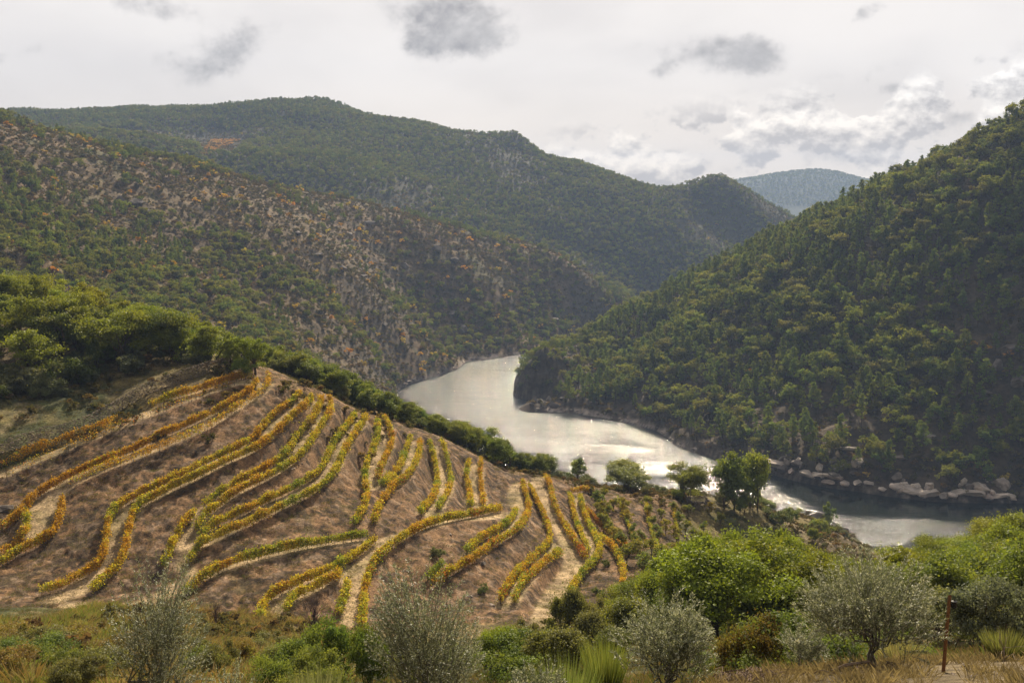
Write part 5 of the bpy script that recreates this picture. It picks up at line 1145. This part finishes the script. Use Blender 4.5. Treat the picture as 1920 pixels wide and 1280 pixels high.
# ------------------------------------------------------------------ ruined hut
hx, hy = float(ray(1312, 935)[0])*250, 250.0; hz_ = float(H(hx, hy))
hut = bpy.data.objects.new('ruined_hut', None); COL.objects.link(hut); hut.location = (hx, hy, hz_-.3); hut.rotation_euler = (0, 0, .25)
tag(hut, 'small roofless stone hut with a dark doorway beneath the paired oaks', 'hut')
def block_wall(name, x0, y0, x1, y1, h0, h1, hole=None):
    rg = np.random.default_rng(int(abs(x0*7+y1*13))+5); A = Acc(); L_ = math.hypot(x1-x0, y1-y0); an = math.atan2(y1-y0, x1-x0)
    for row in range(12):
        t = rg.uniform(0, .2)
        while t < L_:
            w_ = rg.uniform(.3, .6); t += w_; zz = .12+row*.26
            if zz > h0+(h1-h0)*t/L_+rg.uniform(-.2, .2) or (hole and hole[0] < t < hole[1] and zz < hole[2]): continue
            V, F, c_ = st_[rg.integers(4)]; V = V*[w_/1.0, .55, .36]
            A.add(np.stack([V[:, 0]*math.cos(an)-V[:, 1]*math.sin(an)+x0+math.cos(an)*t, V[:, 0]*math.sin(an)+V[:, 1]*math.cos(an)+y0+math.sin(an)*t, V[:, 2]+zz], 1), F, np.array([.20, .165, .135])*rg.uniform(.7, 1.35))
    link(name, A.mesh(name, M_rock), hut)
block_wall('front_wall', -2.6, -1.8, 2.6, -1.8, 2.6, 2.0, (1.9, 2.9, 1.9)); block_wall('back_wall', -2.6, 2.0, 2.6, 2.0, 2.7, 2.5)
block_wall('side_wall', -2.6, -1.6, -2.6, 1.9, 2.6, 2.9); block_wall('side_wall', 2.6, -1.6, 2.6, 1.9, 2.0, 2.4)
# ------------------------------------------------------------------ far orange vineyard
i = 0
for qy in np.linspace(263, 288, 13):
    x0 = 375+(288-qy)*.9; x1 = 398+(288-qy)*2.0
    if x1-x0 < 6: continue
    qx = np.linspace(x0, x1, 14); a, b, z_ = march(qx, qx*0+qy, H, 0, 1300, 2350, 1200); ln = resample(np.stack([a, b, z_], 1), 2.0)
    rg = np.random.default_rng(1600+i); N = len(ln)*26; j = rg.integers(0, len(ln), N); C = ln[j, :2]+rg.normal(size=(N, 2))*[1.0, 2.2]; C = np.c_[C, H(C[:, 0], C[:, 1])+rg.uniform(.3, 1.7, N)]; o0 = ln[len(ln)//2]
    V, F = leaves(C-o0, .62, None, .8, 0, rg); col = np.repeat(np.array([(.52, .24, .05), (.50, .32, .08)])[rg.integers(0, 2, N)]*rg.uniform(.8, 1.2, (N, 1)), 4, 0)
    tag(link('far_vine_row', mesh_np('far_vine_row', V, F, col, M_vine), None, tuple(o0)), f'orange vine row in the small clearing high on the far range, {ORD[i]} from the top', 'vine row', 'vine rows in the far clearing'); i += 1
# ------------------------------------------------------------------ post, brushwood, dead twigs
pY = 18.6; pxx = float(ray(1768, 1262)[0])*pY; pz = float(H(pxx, pY)); ptop = CAM_Z+float(ray(1772, 1116)[1])*pY
post = bpy.data.objects.new('wooden_post', None); COL.objects.link(post); post.location = (pxx, pY, pz); tag(post, 'thin leaning reddish wooden post carrying a small black box, right of the biggest olive', 'post')
V, F = tube([(0, 0, -.3), (.02, 0, (ptop-pz)*.5), (.045, 0, ptop-pz)], [.036, .034, .033], 8); link('shaft', mesh_np('shaft', V, F, np.tile([.24, .12, .06], (len(V), 1)), M_wood, True), post)
A = Acc(); M_blk = attr_mat('black_plastic', .45, .1)
V, F = tube([(0, 0, 0), (0, 0, .02), (0, 0, .025), (0, 0, .13), (0, 0, .14), (0, 0, .155)], [.02, .03, .05, .05, .055, .02], 10); A.add(V, F, (.02, .02, .022))
V, F = tube([(-.07, 0, .09), (.0, 0, .09)], [.012, .012], 6); A.add(V, F, (.02, .02, .022))
link('black_box', A.mesh('black_box', M_blk), post, (.125, -.02, ptop-pz-.24))
def sticks(name, label, spec, seed, cat):
    rg = np.random.default_rng(seed); A = Acc(); o0 = None
    for (q0, r0, q1, r1, rad_) in spec:
        a, b, z_ = march([q0, q1], [r0, r1], H, 0, 6, 23, 900); p0 = np.array([a[0], b[0], z_[0]+rg.uniform(.02, .10)]); p1 = np.array([a[1], b[1], z_[1]+rg.uniform(.02, .12)])
        if np.linalg.norm(p1-p0) > 2.2: p1 = p0+(p1-p0)*2.2/np.linalg.norm(p1-p0); p1[2] = float(H(p1[0], p1[1]))+.06
        if o0 is None: o0 = p0.copy(); o0[2] -= .05
        p, r_ = limb(p0-o0, p1-o0, rad_, rad_*.45, rg, .1, 7); A.add(*tube(p, r_, 5), np.array([.15, .105, .075])*rg.uniform(.6, 1.6))
    return tag(link(name, A.mesh(name, M_bark), None, tuple(o0)), label, cat)
rg = np.random.default_rng(77)
sticks('brushwood_pile', 'heap of cut brown branches in the dry grass at the bottom edge', [(rg.uniform(1335, 1410), rg.uniform(1264, 1286), rg.uniform(1420, 1500), rg.uniform(1258, 1280), rg.uniform(.004, .014)) for _ in range(70)], 1, 'brushwood')
sticks('fallen_branch', 'long dark fallen branch lying under the biggest olive', [(1560, 1262, 1742, 1250, .035), (1650, 1258, 1700, 1268, .015), (1610, 1262, 1640, 1250, .012)], 2, 'branch')
sticks('fallen_branch', 'thin pale fallen branch lying before the biggest olive', [(1440, 1266, 1590, 1262, .014)], 3, 'branch'); sticks('fallen_branch', 'short fallen branch right of the brushwood heap', [(1500, 1274, 1570, 1272, .012)], 5, 'branch')
# bare saplings
def bare(name, qx, base, top, Y, label, colr=(.12, .08, .07), n_=26, wd=.5):
    rg = np.random.default_rng(int(qx)); a = float(ray(qx, base)[0])*Y; z = float(H(a, Y)); h_ = max(CAM_Z+float(ray(qx, top)[1])*Y-z, .5); A = Acc()
    for _ in range(n_): t_ = rg.uniform(0, .6); A.add(*tube(*limb((0, 0, h_*t_), (rg.normal()*wd*h_*.3, rg.normal()*wd*h_*.3, h_*rg.uniform(t_+.2, 1)), .012*h_/2, .003, rg, .12), 4), colr)
    A.add(*tube(*limb((0, 0, -.2), (0, 0, h_*.9), .02*h_/2, .006, rg, .05), 5), colr); return tag(link(name, A.mesh(name, M_bark), None, (a, Y, z)), label, 'bare shrub')
bare('bare_sapling', 590, 1200, 1110, 95, 'leafless violet-brown sapling behind the dark green clump', (.13, .085, .09), 60)
bare('bare_sapling', 405, 1175, 1120, 110, 'leafless brown sapling right of the slim left olive', (.15, .10, .08), 60)
bare('bare_sapling', 1880, 1275, 1185, 18.5, 'dead forked twig sticking up by the pale stones', (.25, .2, .16), 9, 1.0)
bare('bare_sapling', 537, 690, 640, 226, 'thin leafless sapling at the right end of the spur wood', (.2, .12, .07), 40)
sa, sb, sz = march([205], [1146], H, 0, 60, 200, 900); V, F = tube([(0, 0, -.2), (0, 0, 1.3)], [.04, .04], 6)
tag(link('metal_stake', mesh_np('metal_stake', V, F, np.tile([.1, .1, .1], (len(V), 1)), M_wood), None, (sa[0], sb[0], sz[0])), 'thin dark stake on the dirt path left of the slim olive', 'stake')
# ------------------------------------------------------------------ haze
HB = (-3900, 3900, -20, 6560, -16, 440)
vs = [(HB[i], HB[2+j], HB[4+k]) for k in (0, 1) for j in (0, 1) for i in (0, 1)]
hm = bpy.data.materials.new('haze'); hm.use_nodes = True
n, m, mix, ramp, L = NT(hm.node_tree)
pv = n('ShaderNodeVolumePrincipled'); pv.inputs['Color'].default_value = (.46, .64, 1.0, 1); pv.inputs['Density'].default_value = .00011; pv.inputs['Anisotropy'].default_value = .1
L(pv.outputs[0], n('ShaderNodeOutputMaterial').inputs[1])
hz = link('haze', mesh_np('haze', vs, [(0, 2, 3, 1), (4, 5, 7, 6), (0, 1, 5, 4), (2, 6, 7, 3), (0, 4, 6, 2), (1, 3, 7, 5)], None, hm))
tag(hz, kind='stuff')
